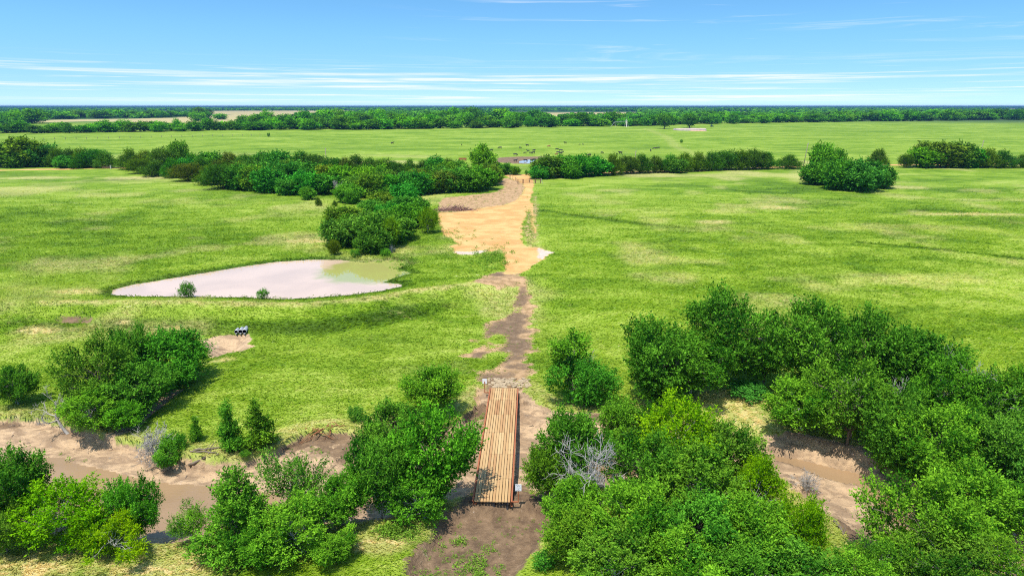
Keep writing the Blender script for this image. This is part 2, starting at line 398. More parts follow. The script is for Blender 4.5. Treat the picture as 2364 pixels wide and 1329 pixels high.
def ground_material():
    m, nt = new_mat('ground_cover')
    p = nt.n('ShaderNodeNewGeometry').outputs['Position']
    a = nt.attr('cover_a'); b = nt.attr('cover_b')
    sa = nt.n('ShaderNodeSeparateColor', {0: a.outputs['Color']}); sb = nt.n('ShaderNodeSeparateColor', {0: b.outputs['Color']})
    dirt, mud, sand, pale = sa.outputs[0], sa.outputs[1], sa.outputs[2], a.outputs['Alpha']
    straw, lush, fld, stub = sb.outputs[0], sb.outputs[1], sb.outputs[2], b.outputs['Alpha']
    n1 = nt.noise(p, 1.1, 6.0, .65); n2 = nt.noise(p, 5.0, 4.0, .7); n3 = nt.noise(p, .25, 4.0, .6)
    def edge(w, k=.9):                                  # crumbly outlines
        q = nt.math('MULTIPLY_ADD', nt.math('SUBTRACT', n1, .5), k, w)
        q = nt.math('MULTIPLY_ADD', nt.math('SUBTRACT', n2, .5), k * .7, q)
        return nt.ramp(q, .30, .72)
    g = grass_node(nt, straw, lush, nt.math('MULTIPLY_ADD', n2, .35, .33))
    # far fields and woods floor
    crop = nt.mix(nt.noise(nt.scale(p, (.004, .03, 1)), 1.0, 3.0), C(.30, .27, .10), C(.52, .40, .20))
    dist = nt.n('ShaderNodeVectorMath', {0: p}, operation='LENGTH').outputs['Value']
    vale = nt.mix(nt.noise(nt.scale(p, (.0006, .0022, 1)), 1.0, 5.0, .65), C(.02, .05, .012), C(.085, .15, .03))
    g = nt.mix(nt.math('MULTIPLY', nt.ramp(dist, 110.0, 240.0), .2), g, C(.085, .16, .006))  # thinning blades: their missing shade is painted as a darker ground colour
    c = nt.mix(nt.ramp(dist, 1150.0, 1500.0), g, vale)
    c = nt.mix(fld, c, crop)
    # bare soils
    rut = nt.noise(nt.scale(p, (.35, 3.2, 1)), 1.0, 4.0, .6, .4)
    dcol = nt.mix(nt.math('MULTIPLY', nt.ramp(n3, .36, .62), .85), C(.62, .39, .15), C(.50, .26, .085))
    dcol = nt.mix(nt.math('MULTIPLY', nt.ramp(rut, .45, .75), .45), dcol, C(.64, .42, .19))
    dcol = nt.mix(nt.math('MULTIPLY', nt.math('MULTIPLY', nt.ramp(n2, .56, .70), nt.ramp(n1, .45, .62)), .75), dcol, C(.34, .19, .08))
    scol = nt.mix(nt.ramp(n1, .35, .65), C(.29, .180, .088), C(.50, .32, .17))
    mcol = nt.mix(nt.ramp(n1, .3, .7), C(.115, .073, .044), C(.245, .160, .092))
    mcol = nt.mix(nt.math('MULTIPLY', nt.ramp(n2, .55, .72), .6), mcol, C(.33, .235, .15))
    wet = nt.noise(nt.scale(p, (.5, .9, 1)), 1.0, 5.0, .6, 1.0)
    sacol = nt.mix(nt.ramp(wet, .35, .62), C(.285, .19, .115), (.53, .365, .215, 1))
    lay = nt.noise(nt.scale(p, (.7, .7, 9.0)), 1.6, 5.0, .65, .8)
    sacol = nt.mix(nt.math('MULTIPLY', nt.ramp(lay, .52, .64), .55), sacol, C(.30, .21, .13))
    sacol = nt.mix(nt.math('MULTIPLY', nt.ramp(n2, .56, .66), .55), sacol, C(.22, .155, .10))
    c = nt.mix(edge(stub, 1.6), c, scol)
    c = nt.mix(edge(sand), c, sacol)
    c = nt.mix(edge(mud, 1.3), c, mcol)
    c = nt.mix(edge(dirt, 1.1), c, dcol)
    c = nt.mix(nt.math('MULTIPLY', edge(pale, 1.9), .85), c, nt.mix(n1, C(.50, .38, .28), C(.72, .62, .56)))
    soil = nt.math('MAXIMUM', nt.math('MAXIMUM', sand, mud), nt.math('MAXIMUM', dirt, pale))
    hgt_ = nt.math('MULTIPLY_ADD', nt.noise(p, 16.0, 3.0, .7), .25, nt.math('MULTIPLY_ADD', n2, .6, n1))
    bmp = nt.n('ShaderNodeBump', {'Height': hgt_, 'Strength': .8, 'Distance': .28})
    rough = nt.math('MULTIPLY_ADD', edge(pale), -.6, .95)
    bs = nt.n('ShaderNodeBsdfPrincipled', {'Base Color': c, 'Roughness': rough, 'Specular IOR Level': .2, 'Normal': bmp.outputs[0]})
    finish(nt, bs.outputs[0]); return m

# ------------------------------------------------------------------ the ground: one sheet out to the horizon
def build_ground():
    rows = list(np.arange(-120, 26, 8.0)); y = 27.0
    while y < 26000:
        rows.append(y); y += max(.16, .0050 * y) if y < 135 else (.011 * y if y < 1500 else .03 * y)
    rows = np.array(rows)
    u = np.concatenate([-np.geomspace(1.0, 1.62, 16)[::-1], np.arange(-.995, .996, .0052), np.geomspace(1.0, 1.62, 16)])
    Yg, U = np.meshgrid(rows, u, indexing='ij')
    Xg = U * np.maximum(Yg, 30.0)
    x = Xg.ravel(); yv = Yg.ravel()
    h = height(x, yv); cv = cover(x, yv)
    nr, nc = Yg.shape
    i = np.arange(nr * nc).reshape(nr, nc)
    F = np.stack([i[:-1, :-1].ravel(), i[:-1, 1:].ravel(), i[1:, 1:].ravel(), i[1:, :-1].ravel()], 1)
    ca = np.stack([cv['dirt'], cv['mud'], cv['sand'], cv['pale']], 1); cb = np.stack([cv['straw'], cv['lush'], cv['field'], cv['stub']], 1)
    me = mesh_np('ground', np.stack([x, yv, h], 1), F, [ground_material()], {'cover_a': ('FLOAT_COLOR', 'POINT', ca), 'cover_b': ('FLOAT_COLOR', 'POINT', cb)}, smooth=True)
    tag(link('ground', me), 'rolling green pasture with dirt track, sandy creek banks and stock pond', None, None, 'structure')

# ------------------------------------------------------------------ standing grass
def grass_material():
    m, nt = new_mat('grass_blade')
    t = nt.attr('tone').outputs['Fac']; s = nt.attr('straw').outputs['Fac']; l = nt.attr('lush').outputs['Fac']
    c = grass_node(nt, s, l, t)
    c = nt.mix(1.0, c, C(1.55, 1.48, 1.45), 'MULTIPLY')
    d = nt.n('ShaderNodeBsdfDiffuse', {'Color': c}); tr = nt.n('ShaderNodeBsdfTranslucent', {'Color': c})
    mx = nt.n('ShaderNodeMixShader', {0: .5, 1: d.outputs[0], 2: tr.outputs[0]})
    finish(nt, mx.outputs[0]); return m

def build_grass(n=760000):
    L0, L1 = math.log(30.0), math.log(240.0)
    y = np.exp(RNG.uniform(L0, L1, n)); x = RNG.uniform(-1.0, 1.0, n) * np.maximum(y, 30)
    cv = cover(x, y)
    soil = np.maximum.reduce([cv['dirt'], cv['mud'], cv['sand'], cv['pale'], cv['stub'] * .8])
    wet = np.maximum(pond.dist(x, y), creek.dist(x, y)) > -.15
    keep = (RNG.random(n) > soil * 1.25) & (RNG.random(n) < ss(240, 120, y) + .02) & ~wet & (far_pond.dist(x, y) < -1)
    x, y = x[keep], y[keep]; cv = {k: v[keep] for k, v in cv.items()}; n = len(x)
    z = height(x, y)
    sc = (y / 45.0) ** .62
    clump = fbm(x, y, 1.3, 81)
    ln = (.16 + .34 * RNG.random(n)) * (.5 + .9 * clump) * sc ** .75 * (1 + .5 * cv['lush'])
    wd = (.018 + .024 * RNG.random(n)) * sc * 1.1
    az = -.55 + 2.6 * (fbm(x, y, 16, 91) - .5) + 2.4 * (fbm(x, y, 2.2, 93) - .5) + RNG.normal(0, .55, n)
    lean = np.clip(RNG.normal(1.08, .26, n), .15, 1.48)
    dx, dy, dz = np.sin(lean) * np.cos(az), np.sin(lean) * np.sin(az), np.cos(lean)
    sa = az + np.pi / 2 + RNG.normal(0, .5, n)
    sx, sy = np.cos(sa) * wd, np.sin(sa) * wd
    base = np.stack([x, y, z - .02], 1)
    V = np.empty((n, 4, 3))
    V[:, 0] = base - np.stack([sx, sy, 0 * sx], 1); V[:, 1] = base + np.stack([sx, sy, 0 * sx], 1)
    mid = base + np.stack([dx, dy, dz], 1) * (ln * .55)[:, None]
    tip = base + np.stack([dx * 1.0, dy * 1.0, dz * .72], 1) * ln[:, None]
    V[:, 1] = mid + np.stack([sx, sy, 0 * sx], 1); V[:, 3] = mid - np.stack([sx, sy, 0 * sx], 1); V[:, 2] = tip; V[:, 0] = base
    F = np.arange(n * 4).reshape(n, 4)
    tone = np.clip(RNG.normal(.5, .22, n) + .5 * (clump - .5), 0, 1)
    me = mesh_np('grass', V.reshape(-1, 3), F, [grass_material()],
                 {'tone': ('FLOAT', 'FACE', tone), 'straw': ('FLOAT', 'FACE', cv['straw']), 'lush': ('FLOAT', 'FACE', cv['lush'])})
    tag(link('grass', me), 'long windswept pasture grass all over the fields', None, None, 'stuff')

# ------------------------------------------------------------------ water
def water_material(name, body, rough, bump, scale, foam=0.0, ior=1.33, stretch=(1, 1, 1), greenish=None):
    m, nt = new_mat(name)
    p = nt.n('ShaderNodeNewGeometry').outputs['Position']
    q = nt.scale(p, stretch, (0, 0, .25))
    h = nt.noise(q, scale, 3.0, .55, .6); w = nt.noise(p, .12, 3.0, .5, .4)
    c = nt.mix(nt.ramp(w, .35, .65), C(*body), C(*(v * .86 for v in body)))
    if greenish:                                           # reflection of the thicket painted into the water colour as a green patch
        dv = nt.n('ShaderNodeVectorMath', {0: p, 1: tuple(greenish[0])}, operation='DISTANCE').outputs['Value']
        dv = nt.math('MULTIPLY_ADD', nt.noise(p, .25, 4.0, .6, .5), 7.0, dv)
        c = nt.mix(nt.ramp(dv, greenish[1] + 1.5, greenish[1] - 1.5), c, C(.36, .35, .10))
    if foam:
        f1 = nt.ramp(nt.noise(q, scale * .8, 5.0, .7, 1.5), .66, .74); f2 = nt.ramp(nt.noise(p, .22, 2.0, .5), .5, .62)
        c = nt.mix(nt.math('MULTIPLY', nt.math('MULTIPLY', f1, f2), foam), c, C(.75, .66, .56))
    b = nt.n('ShaderNodeBump', {'Height': h, 'Strength': bump, 'Distance': .05})
    s = nt.n('ShaderNodeBsdfPrincipled', {'Base Color': c, 'Roughness': rough, 'IOR': ior, 'Normal': b.outputs[0]})
    finish(nt, s.outputs[0]); return m

def sheet(name, P, z, grow, mat, label):
    pts = np.array(P); c = pts.mean(0)
    # grow the outline a little so that the bank itself cuts the shore
    n = len(pts); out = []
    area = .5 * np.sum(pts[:, 0] * np.roll(pts[:, 1], -1) - np.roll(pts[:, 0], -1) * pts[:, 1])
    sg = 1 if area > 0 else -1
    for k in range(n):
        a, b = pts[k - 1], pts[(k + 1) % n]; t = b - a; t /= np.hypot(*t) + 1e-9
        out.append((pts[k][0] + sg * t[1] * grow, pts[k][1] - sg * t[0] * grow, z))
    import mathutils.geometry as mg
    tri = mg.tessellate_polygon([[Vector(p) for p in out]])
    me = bpy.data.meshes.new(name); me.from_pydata(out, [], [tuple(t) if True else t for t in tri])
    me.materials.append(mat); me.update()
    for poly in me.polygons:
        if poly.normal.z < 0: poly.flip()
    o = link(name, me); tag(o, label, None, None, 'structure'); return o

def build_water():
    lo, hi = creek.lo - 4, creek.hi + 4
    sheet('creek_water', [(lo[0], lo[1]), (hi[0], lo[1]), (hi[0], hi[1]), (lo[0], hi[1])], ZW, .5, water_material('creek_water', (.30, .195, .105), .12, .5, 2.2, .55, 1.33, (1, 2.2, 1)), 'muddy brown creek running under the bridge')
    sheet('pond_water', pond.P, ZP, .9, water_material('pond_water', (.66, .465, .33), .03, .035, 2.0, 0, 1.9, greenish=(at(872, 622, ZP), 12.5)), 'pale muddy stock pond behind a low grass dam')
    sheet('far_pond_water', far_pond.P, 1.42, .5, water_material('far_pond_water', (.46, .42, .38), .06, .03, 2.0, 0, 1.4), 'small watering pond beside its dark mud bank in the far pasture')
# ------------------------------------------------------------------ leaves
def leaf_material(name, lo, hi, trans=.22):
    """two leaf greens mixed by each leaf's own tone; the object's colour tints one tree against the next"""
    m, nt = new_mat(name)
    t = nt.attr('tone').outputs['Fac']
    oi = nt.n('ShaderNodeObjectInfo')
    c = nt.mix(t, C(*lo), C(*hi))
    c = nt.mix(1.0, c, oi.outputs['Color'], 'MULTIPLY')
    d = nt.n('ShaderNodeBsdfDiffuse', {'Color': c})
    warm = nt.mix(1.0, c, C(1.25, 1.15, .6), 'MULTIPLY')
    tr = nt.n('ShaderNodeBsdfTranslucent', {'Color': warm})
    mx = nt.n('ShaderNodeMixShader', {0: trans, 1: d.outputs[0], 2: tr.outputs[0]})
    finish(nt, mx.outputs[0]); return m

def unit(v): return v / (np.linalg.norm(v, axis=-1, keepdims=True) + 1e-9)

def foliage(rng, lobes, n_spray, n_leaf, leaf, slen, up=.35, narrow=.5, cen=None, trim=.72, droop=0.0, spread=.8, plume=.85):
    """leaf sprays over the skin of every lobe; lobes: array (cx, cy, cz, r, rz)"""
    P = []; D = []; T = []
    LC = lobes[:, :3]
    for i, L in enumerate(lobes):
        k = max(4, int(n_spray * (L[3] / lobes[:, 3].mean()) ** 2))
        d = unit(rng.normal(size=(k, 3)) + np.array([0, 0, .30]))
        rr = (.58 + .62 * rng.random((k, 1)) ** 1.2)
        ax = unit(.8 * unit(L[:3] - cen) + np.array([0, 0, .8]))
        p = L[:3] + d * rr * np.array([L[3], L[3], L[4]])
        p = p + ax * (np.clip(d @ ax, -.3, 1)[:, None] * L[3] * plume * rr)
        ok = np.ones(k, bool)
        for j, M in enumerate(lobes):
            if j != i: ok &= np.linalg.norm((p - M[:3]) / np.array([M[3], M[3], M[4]]), axis=1) > trim
        ok &= p[:, 2] > .12
        p = p[ok]; d = d[ok]
        out = unit(p - cen)
        dd = unit(.5 * d + .45 * out + np.array([0, 0, up]) + rng.normal(0, .28, p.shape))
        P.append(p); D.append(dd); T.append(np.clip(rng.normal(.5, .17) + rng.normal(0, .13, len(p)), 0, 1))
    P = np.concatenate(P); D = np.concatenate(D); T = np.concatenate(T); n = len(P)
    t = np.tile(np.linspace(-.25, 1.0, n_leaf), (n, 1)) + rng.normal(0, .06, (n, n_leaf))
    sl = slen * (.6 + .8 * rng.random((n, 1)))
    B = P[:, None] + D[:, None] * (t * sl)[..., None] + rng.normal(0, leaf * .25, (n, n_leaf, 3))
    B[..., 2] -= droop * (np.clip(t, 0, 1) ** 2) * sl
    ld = unit(D[:, None] * (1.0 - .4 * spread) + rng.normal(0, spread, (n, n_leaf, 3)) * .75 + np.array([0, 0, -.15 * spread]))
    nn = unit(rng.normal(0, .85, (n, n_leaf, 3)) + np.array([0, 0, 1.0]) + .3 * D[:, None])
    sd = unit(np.cross(ld, nn))
    ln = leaf * (.5 + 1.0 * rng.random((n, n_leaf, 1)) ** 1.3); w = ln * narrow * .5
    nrm = np.cross(sd, ld)
    V = np.stack([B, B + ld * ln * .45 + sd * w - nrm * w * .25, B + ld * ln, B + ld * ln * .45 - sd * w - nrm * w * .25], 2)
    tone = np.clip(T[:, None] + rng.normal(0, .16, (n, n_leaf)), 0, 1)
    return V.reshape(-1, 3), tone.ravel()

def twist(rng, a, b, k, sag, wob):
    a = np.asarray(a, float); b = np.asarray(b, float); L = np.linalg.norm(b - a)
    t = np.linspace(0, 1, k)[:, None]
    p = a + (b - a) * t; p[:, 2] += sag * L * np.sin(np.pi * t[:, 0])
    p[1:-1] += rng.normal(0, wob * L, (k - 2, 3)); return p

def wood(rng, mb, lobes, stems, H, r0, twigs=0, base_sp=.25):
    """a tapered trunk or several stems with a limb to every lobe"""
    tops = []
    for s in range(stems):
        a = rng.uniform(0, 6.28); q = base_sp * (stems > 1)
        b0 = np.array([math.cos(a) * q, math.sin(a) * q, -.25])
        tgt = lobes[rng.integers(len(lobes)), :3] * np.array([.45, .45, 0]) + np.array([0, 0, H * rng.uniform(.6, .78)])
        p = twist(rng, b0, tgt, 7, 0, .035); p[1:-1, :2] += rng.normal(0, .1, 2)
        rad = r0 * (1.0 if s == 0 else .75) * np.linspace(1, .22, 7) ** .9; rad[0] *= 1.25
        mb.tube(p, rad, 7); tops.append((p, rad))
    for L in lobes:
        p, rad = tops[rng.integers(len(tops))]
        k = int(np.argmin(np.abs(p[:, 2] - (L[2] * .62 - .1)) + .25 * np.linalg.norm(p[:, :2] - L[:2], axis=1)))
        k = min(max(k, 1), 5)
        q = twist(rng, p[k], L[:3], 5, .06, .05)
        mb.tube(q, rad[k] * .55 * np.linspace(1, .25, 5), 5, cap=False)
        for t in range(twigs):
            d = unit(rng.normal(size=3) + np.array([0, 0, .25])) * L[3] * rng.uniform(.9, 1.5)
            mb.tube(twist(rng, q[3], L[:3] + d, 4, 0, .07), rad[k] * .2 * np.linspace(1, .3, 4), 3, cap=False)

def crown_lobes(rng, n, W, H, z0, rlo, rhi, flat=.85, shape='round', hollow=.45, lop=.25):
    out = []; cen = np.array([0, 0, (z0 + H) / 2]); a = (H - z0) / 2
    off = rng.normal(0, lop, 4)
    while len(out) < n:
        d = unit(rng.normal(size=3)); r = hollow + (1 - hollow) * rng.random() ** .6
        p = d * r
        rad = rng.uniform(rlo, rhi) * W
        if shape == 'cone':
            h = rng.random() ** 1.35; an = rng.uniform(0, 6.28); k = (1.0 - h) ** .85 * .95 + .05; q = math.sqrt(rng.uniform(.15, 1))
            p = np.array([math.cos(an) * k * q, math.sin(an) * k * q, 2 * h - 1]); rad *= .6 + .6 * (1 - h)
        if shape == 'vase':
            h = (p[2] + 1) / 2; p[:2] *= .55 + .6 * h
        an = math.atan2(p[1], p[0])
        g = 1 + off[0] * math.sin(an + off[1] * 9) + off[2] * math.sin(2 * an + off[3] * 9)
        q = np.array([p[0] * (W / 2 - rad * .8) * g, p[1] * (W / 2 - rad * .8) * g, cen[2] + p[2] * (a - rad * .6)])
        q[2] = max(q[2], rad * .45)
        if all(np.linalg.norm(q - o[:3]) > .55 * (rad + o[3]) * .8 for o in out) or rng.random() < .05:
            out.append(np.array([*q, rad, rad * flat]))
    return np.array(out), np.array([0, 0, z0 + (H - z0) * .3])

BARK = plain('bark', (.16, .125, .09), .9, 0, .35, 5, .4)
BARK_GREY = plain('grey_bark', (.42, .39, .36), .9, 0, .3, 5, .4)
DEADWOOD = plain('weathered_dead_wood', (.37, .34, .31), .85, 0, .25, 6, .3)
LEAF = dict(
    elm=leaf_material('elm_leaf', (.022, .110, .007), (.180, .415, .026)),
    lime=leaf_material('pale_leaf', (.060, .200, .002), (.270, .470, .008), .3),
    dense=leaf_material('glossy_dark_leaf', (.018, .110, .009), (.140, .380, .028)),
    cedar=leaf_material('cedar_spray', (.024, .085, .005), (.120, .250, .016), .2),
    willow=leaf_material('willow_leaf', (.080, .200, .006), (.230, .400, .020), .3),
    far=leaf_material('woodland_leaf', (.025, .130, .005), (.150, .420, .016), .22))

PROTO = {}
def make_proto(key, leafkey, seed, W, H, z0, n_lobe, rlo, rhi, n_spray, n_leaf, leaf, slen, up=.35, narrow=.5, shape='round', stems=1, r0=.16,
               twigs=0, bark=None, droop=0.0, spread=.8, flat=.85, hollow=.45, lop=.15, trim=.72, one=False):
    rng = np.random.default_rng(seed)
    lobes, cen = crown_lobes(rng, n_lobe, W, H, z0, rlo, rhi, flat, shape, hollow, lop)
    V, tone = foliage(rng, lobes, n_spray, n_leaf, leaf, slen, up, narrow, cen, trim, droop, spread)
    W = 2 * np.percentile(np.abs(V[:, :2]).max(1), 97.5); H = np.percentile(V[:, 2], 99.3)
    F = np.arange(len(V)).reshape(-1, 4)
    mb = MB(); wood(rng, mb, lobes, stems, H * .93, r0, twigs)
    bark = bark or BARK
    if one:                                             # small in the picture: one mesh with both materials
        wv = np.array([tuple(p) for p in mb.v]); nv = len(V)
        f4 = np.array([f for f in mb.f if len(f) == 4]) + nv
        allF = np.concatenate([F, f4]); mi = np.concatenate([np.zeros(len(F)), np.ones(len(f4))])
        me = mesh_np(key, np.concatenate([V, wv]), allF, [LEAF[leafkey], bark], {'tone': ('FLOAT', 'FACE', np.concatenate([tone, np.full(len(f4), .5)]))}, mat_idx=mi)
        PROTO[key] = dict(crown=me, trunk=None, W=W, H=H)
    else:
        crown = mesh_np('crown', V, F, [LEAF[leafkey]], {'tone': ('FLOAT', 'FACE', tone)})
        PROTO[key] = dict(crown=crown, trunk=mb.mesh('trunk', bark, True), W=W, H=H)

def build_protos():
    P = make_proto
    # near, along the creek
    for k in range(5): P(f'elm{k}', 'elm', 100 + k, 7, 7.5, .6 + .25 * k, 40 + 3 * k, .05, .125, 42, 14, .225, .75, .5, .55, 'round', 1 + k % 3, .17, 5, BARK_GREY if k % 2 else None, lop=.3)
    for k in range(2): P(f'airy{k}', 'elm', 140 + k, 7, 7.5, 1.2, 30, .06, .12, 34, 12, .215, .75, .35, .5, 'vase', 2, .15, 3, BARK_GREY, hollow=.3, lop=.3)
    P('scrag', 'elm', 160, 5, 8, 2.6, 15, .06, .12, 34, 13, .22, .7, .35, .5, 'vase', 2, .16, 5, BARK_GREY, hollow=.5, lop=.3)
    for k in range(3): P(f'lime{k}', 'lime', 200 + k, 7, 6.5, .5, 46, .05, .125, 36, 14, .22, .75, .30, .50, 'round', 2, .13, 2, BARK_GREY, droop=.15, lop=.3)
    for k in range(3): P(f'dense{k}', 'dense', 300 + k, 7, 6, .1, 50, .06, .13, 42, 13, .25, .75, .50, .45, 'round', 4, .10, 1, hollow=.55, lop=.25)
    for k in range(2): P(f'slim{k}', 'elm', 400 + k, 2.6, 5.5, .3, 30, .09, .19, 30, 11, .21, .50, .35, .5, 'cone', 1, .08, 1)
    P('conic', 'elm', 410, 6, 7.5, .3, 56, .055, .12, 36, 14, .215, .7, .35, .5, 'cone', 1, .15, 2)
    for k in range(2): P(f'bush{k}', 'dense', 450 + k, 3.2, 2.2, .0, 14, .14, .24, 50, 10, .18, .38, .4, .5, 'round', 4, .05, 0)
    # middle distance
    for k in range(3): P(f'mid_dense{k}', 'dense', 500 + k, 7, 6, .0, 38, .075, .15, 36, 8, .52, .80, .55, .48, 'round', 3, .12, 0, hollow=.5)
    for k in range(3): P(f'mid_elm{k}', 'elm', 540 + k, 7, 7, .4, 36, .075, .15, 34, 8, .50, .80, .45, .52, 'round', 2, .16, 0)
    for k in range(3): P(f'mid_cedar{k}', 'cedar', 560 + k, 6, 7, .0, 36, .10, .20, 46, 9, .46, .95, 1.15, .24, 'round' if k == 2 else 'cone', 1, .15, 0, spread=.4, flat=1.2, lop=.2)
    P('mid_willow', 'willow', 590, 6, 6.5, .8, 30, .11, .2, 46, 9, .36, .7, .5, .32, 'round', 1, .15, 0, BARK_GREY, spread=.55)
    # far tree line
    for k in range(5): P(f'far{k}', 'far', 600 + k, 12, 13, -.5, 30, .09, .17, 26, 5, 1.05, 1.4, .4, .6, 'round', 1, .3, 0, one=True, lop=.3)
    P('oak', 'elm', 620, 14, 13, 3.2, 26, .13, .20, 46, 6, .85, 1.2, .25, .55, 'round', 1, .55, 0, hollow=.3)

# bare trees
def grow(rng, mb, p, d, L, r, lev, spread, up):
    k = 5; q = [np.array(p, float)]
    for i in range(k):
        d = unit(d + rng.normal(0, .16, 3) + np.array([0, 0, up * .12])); q.append(q[-1] + d * L / k)
    rr = np.linspace(r, r * .5, k + 1)
    mb.tube(q, rr, 6 if lev > 2 else (4 if lev > 1 else 3), cap=False, tone=.5)
    if lev == 0: return
    for c in range(rng.integers(3, 6) if lev > 1 else rng.integers(3, 5)):
        i = rng.integers(2, k + 1)
        nd = unit(d + rng.normal(0, spread, 3) + np.array([0, 0, up * .3]))
        grow(rng, mb, q[i], nd, L * rng.uniform(.5, .78), max(rr[i] * rng.uniform(.45, .65), .014), lev - 1, spread, up)

def dead_mesh(name, seed, d0, L, r, lev=4, spread=.75, up=.6, stems=1, mat=None):
    rng = np.random.default_rng(seed); mb = MB()
    for s in range(stems):
        grow(rng, mb, (rng.normal(0, .1) * (stems > 1), rng.normal(0, .1) * (stems > 1), -.15), unit(np.array(d0) + rng.normal(0, .3 if stems > 1 else .02, 3)), L, r, lev, spread, up)
    return mb.mesh(name, mat or DEADWOOD, True)

# ------------------------------------------------------------------ planting
def tree(name, key, px, bottom, top, width, label, cat='tree', group=None, tint=None, H=None, W=None, rot=None, full=True, zoff=0.0):
    """one tree whose foot, top and spread are read off the photograph; it stands on the ground at its real distance"""
    pr = PROTO[key]
    g = on_ground(px, bottom); D = depth_of(g)
    Wm = W or width * D / FPX
    if full:
        s = Wm * .5 * .55; v = Vector((g.x, g.y, 0)).normalized() * s
        g = Vector((g.x + v.x, g.y + v.y, 0)); g.z = hgt(g.x, g.y); D = depth_of(g)
    if H is None:
        # the height at which the sight line to the top passes above the foot
        y = (664.5 - top) / FPX; dirv = Vector(((px - 1182) / FPX, CT + y * ST, -ST + y * CT))
        t = g.y / dirv.y; H = CAM_Z + dirv.z * t - g.z
        H = max(H, .4)
    sx, sz = Wm / pr['W'], H / pr['H']
    rz = random.uniform(0, 6.28) if rot is None else rot
    tint = tint or (random.uniform(.82, 1.18), random.uniform(.88, 1.12), random.uniform(.8, 1.2))
    if pr['trunk'] is None:
        o = link(name, pr['crown'], None, g + Vector((0, 0, zoff)))
        o.color = (*tint, 1)
        o.scale = (sx, sx, sz); o.rotation_euler = (0, 0, rz)
        return tag(o, label, cat, group)
    o = link(name, None, None, g + Vector((0, 0, zoff)))
    o.empty_display_size = .5
    o.scale = (sx, sx, sz); o.rotation_euler = (0, 0, rz)
    tag(o, label, cat, group)
    link('trunk', pr['trunk'], o)
    c = link('crown', pr['crown'], o); c.color = (*tint, 1)
    return o
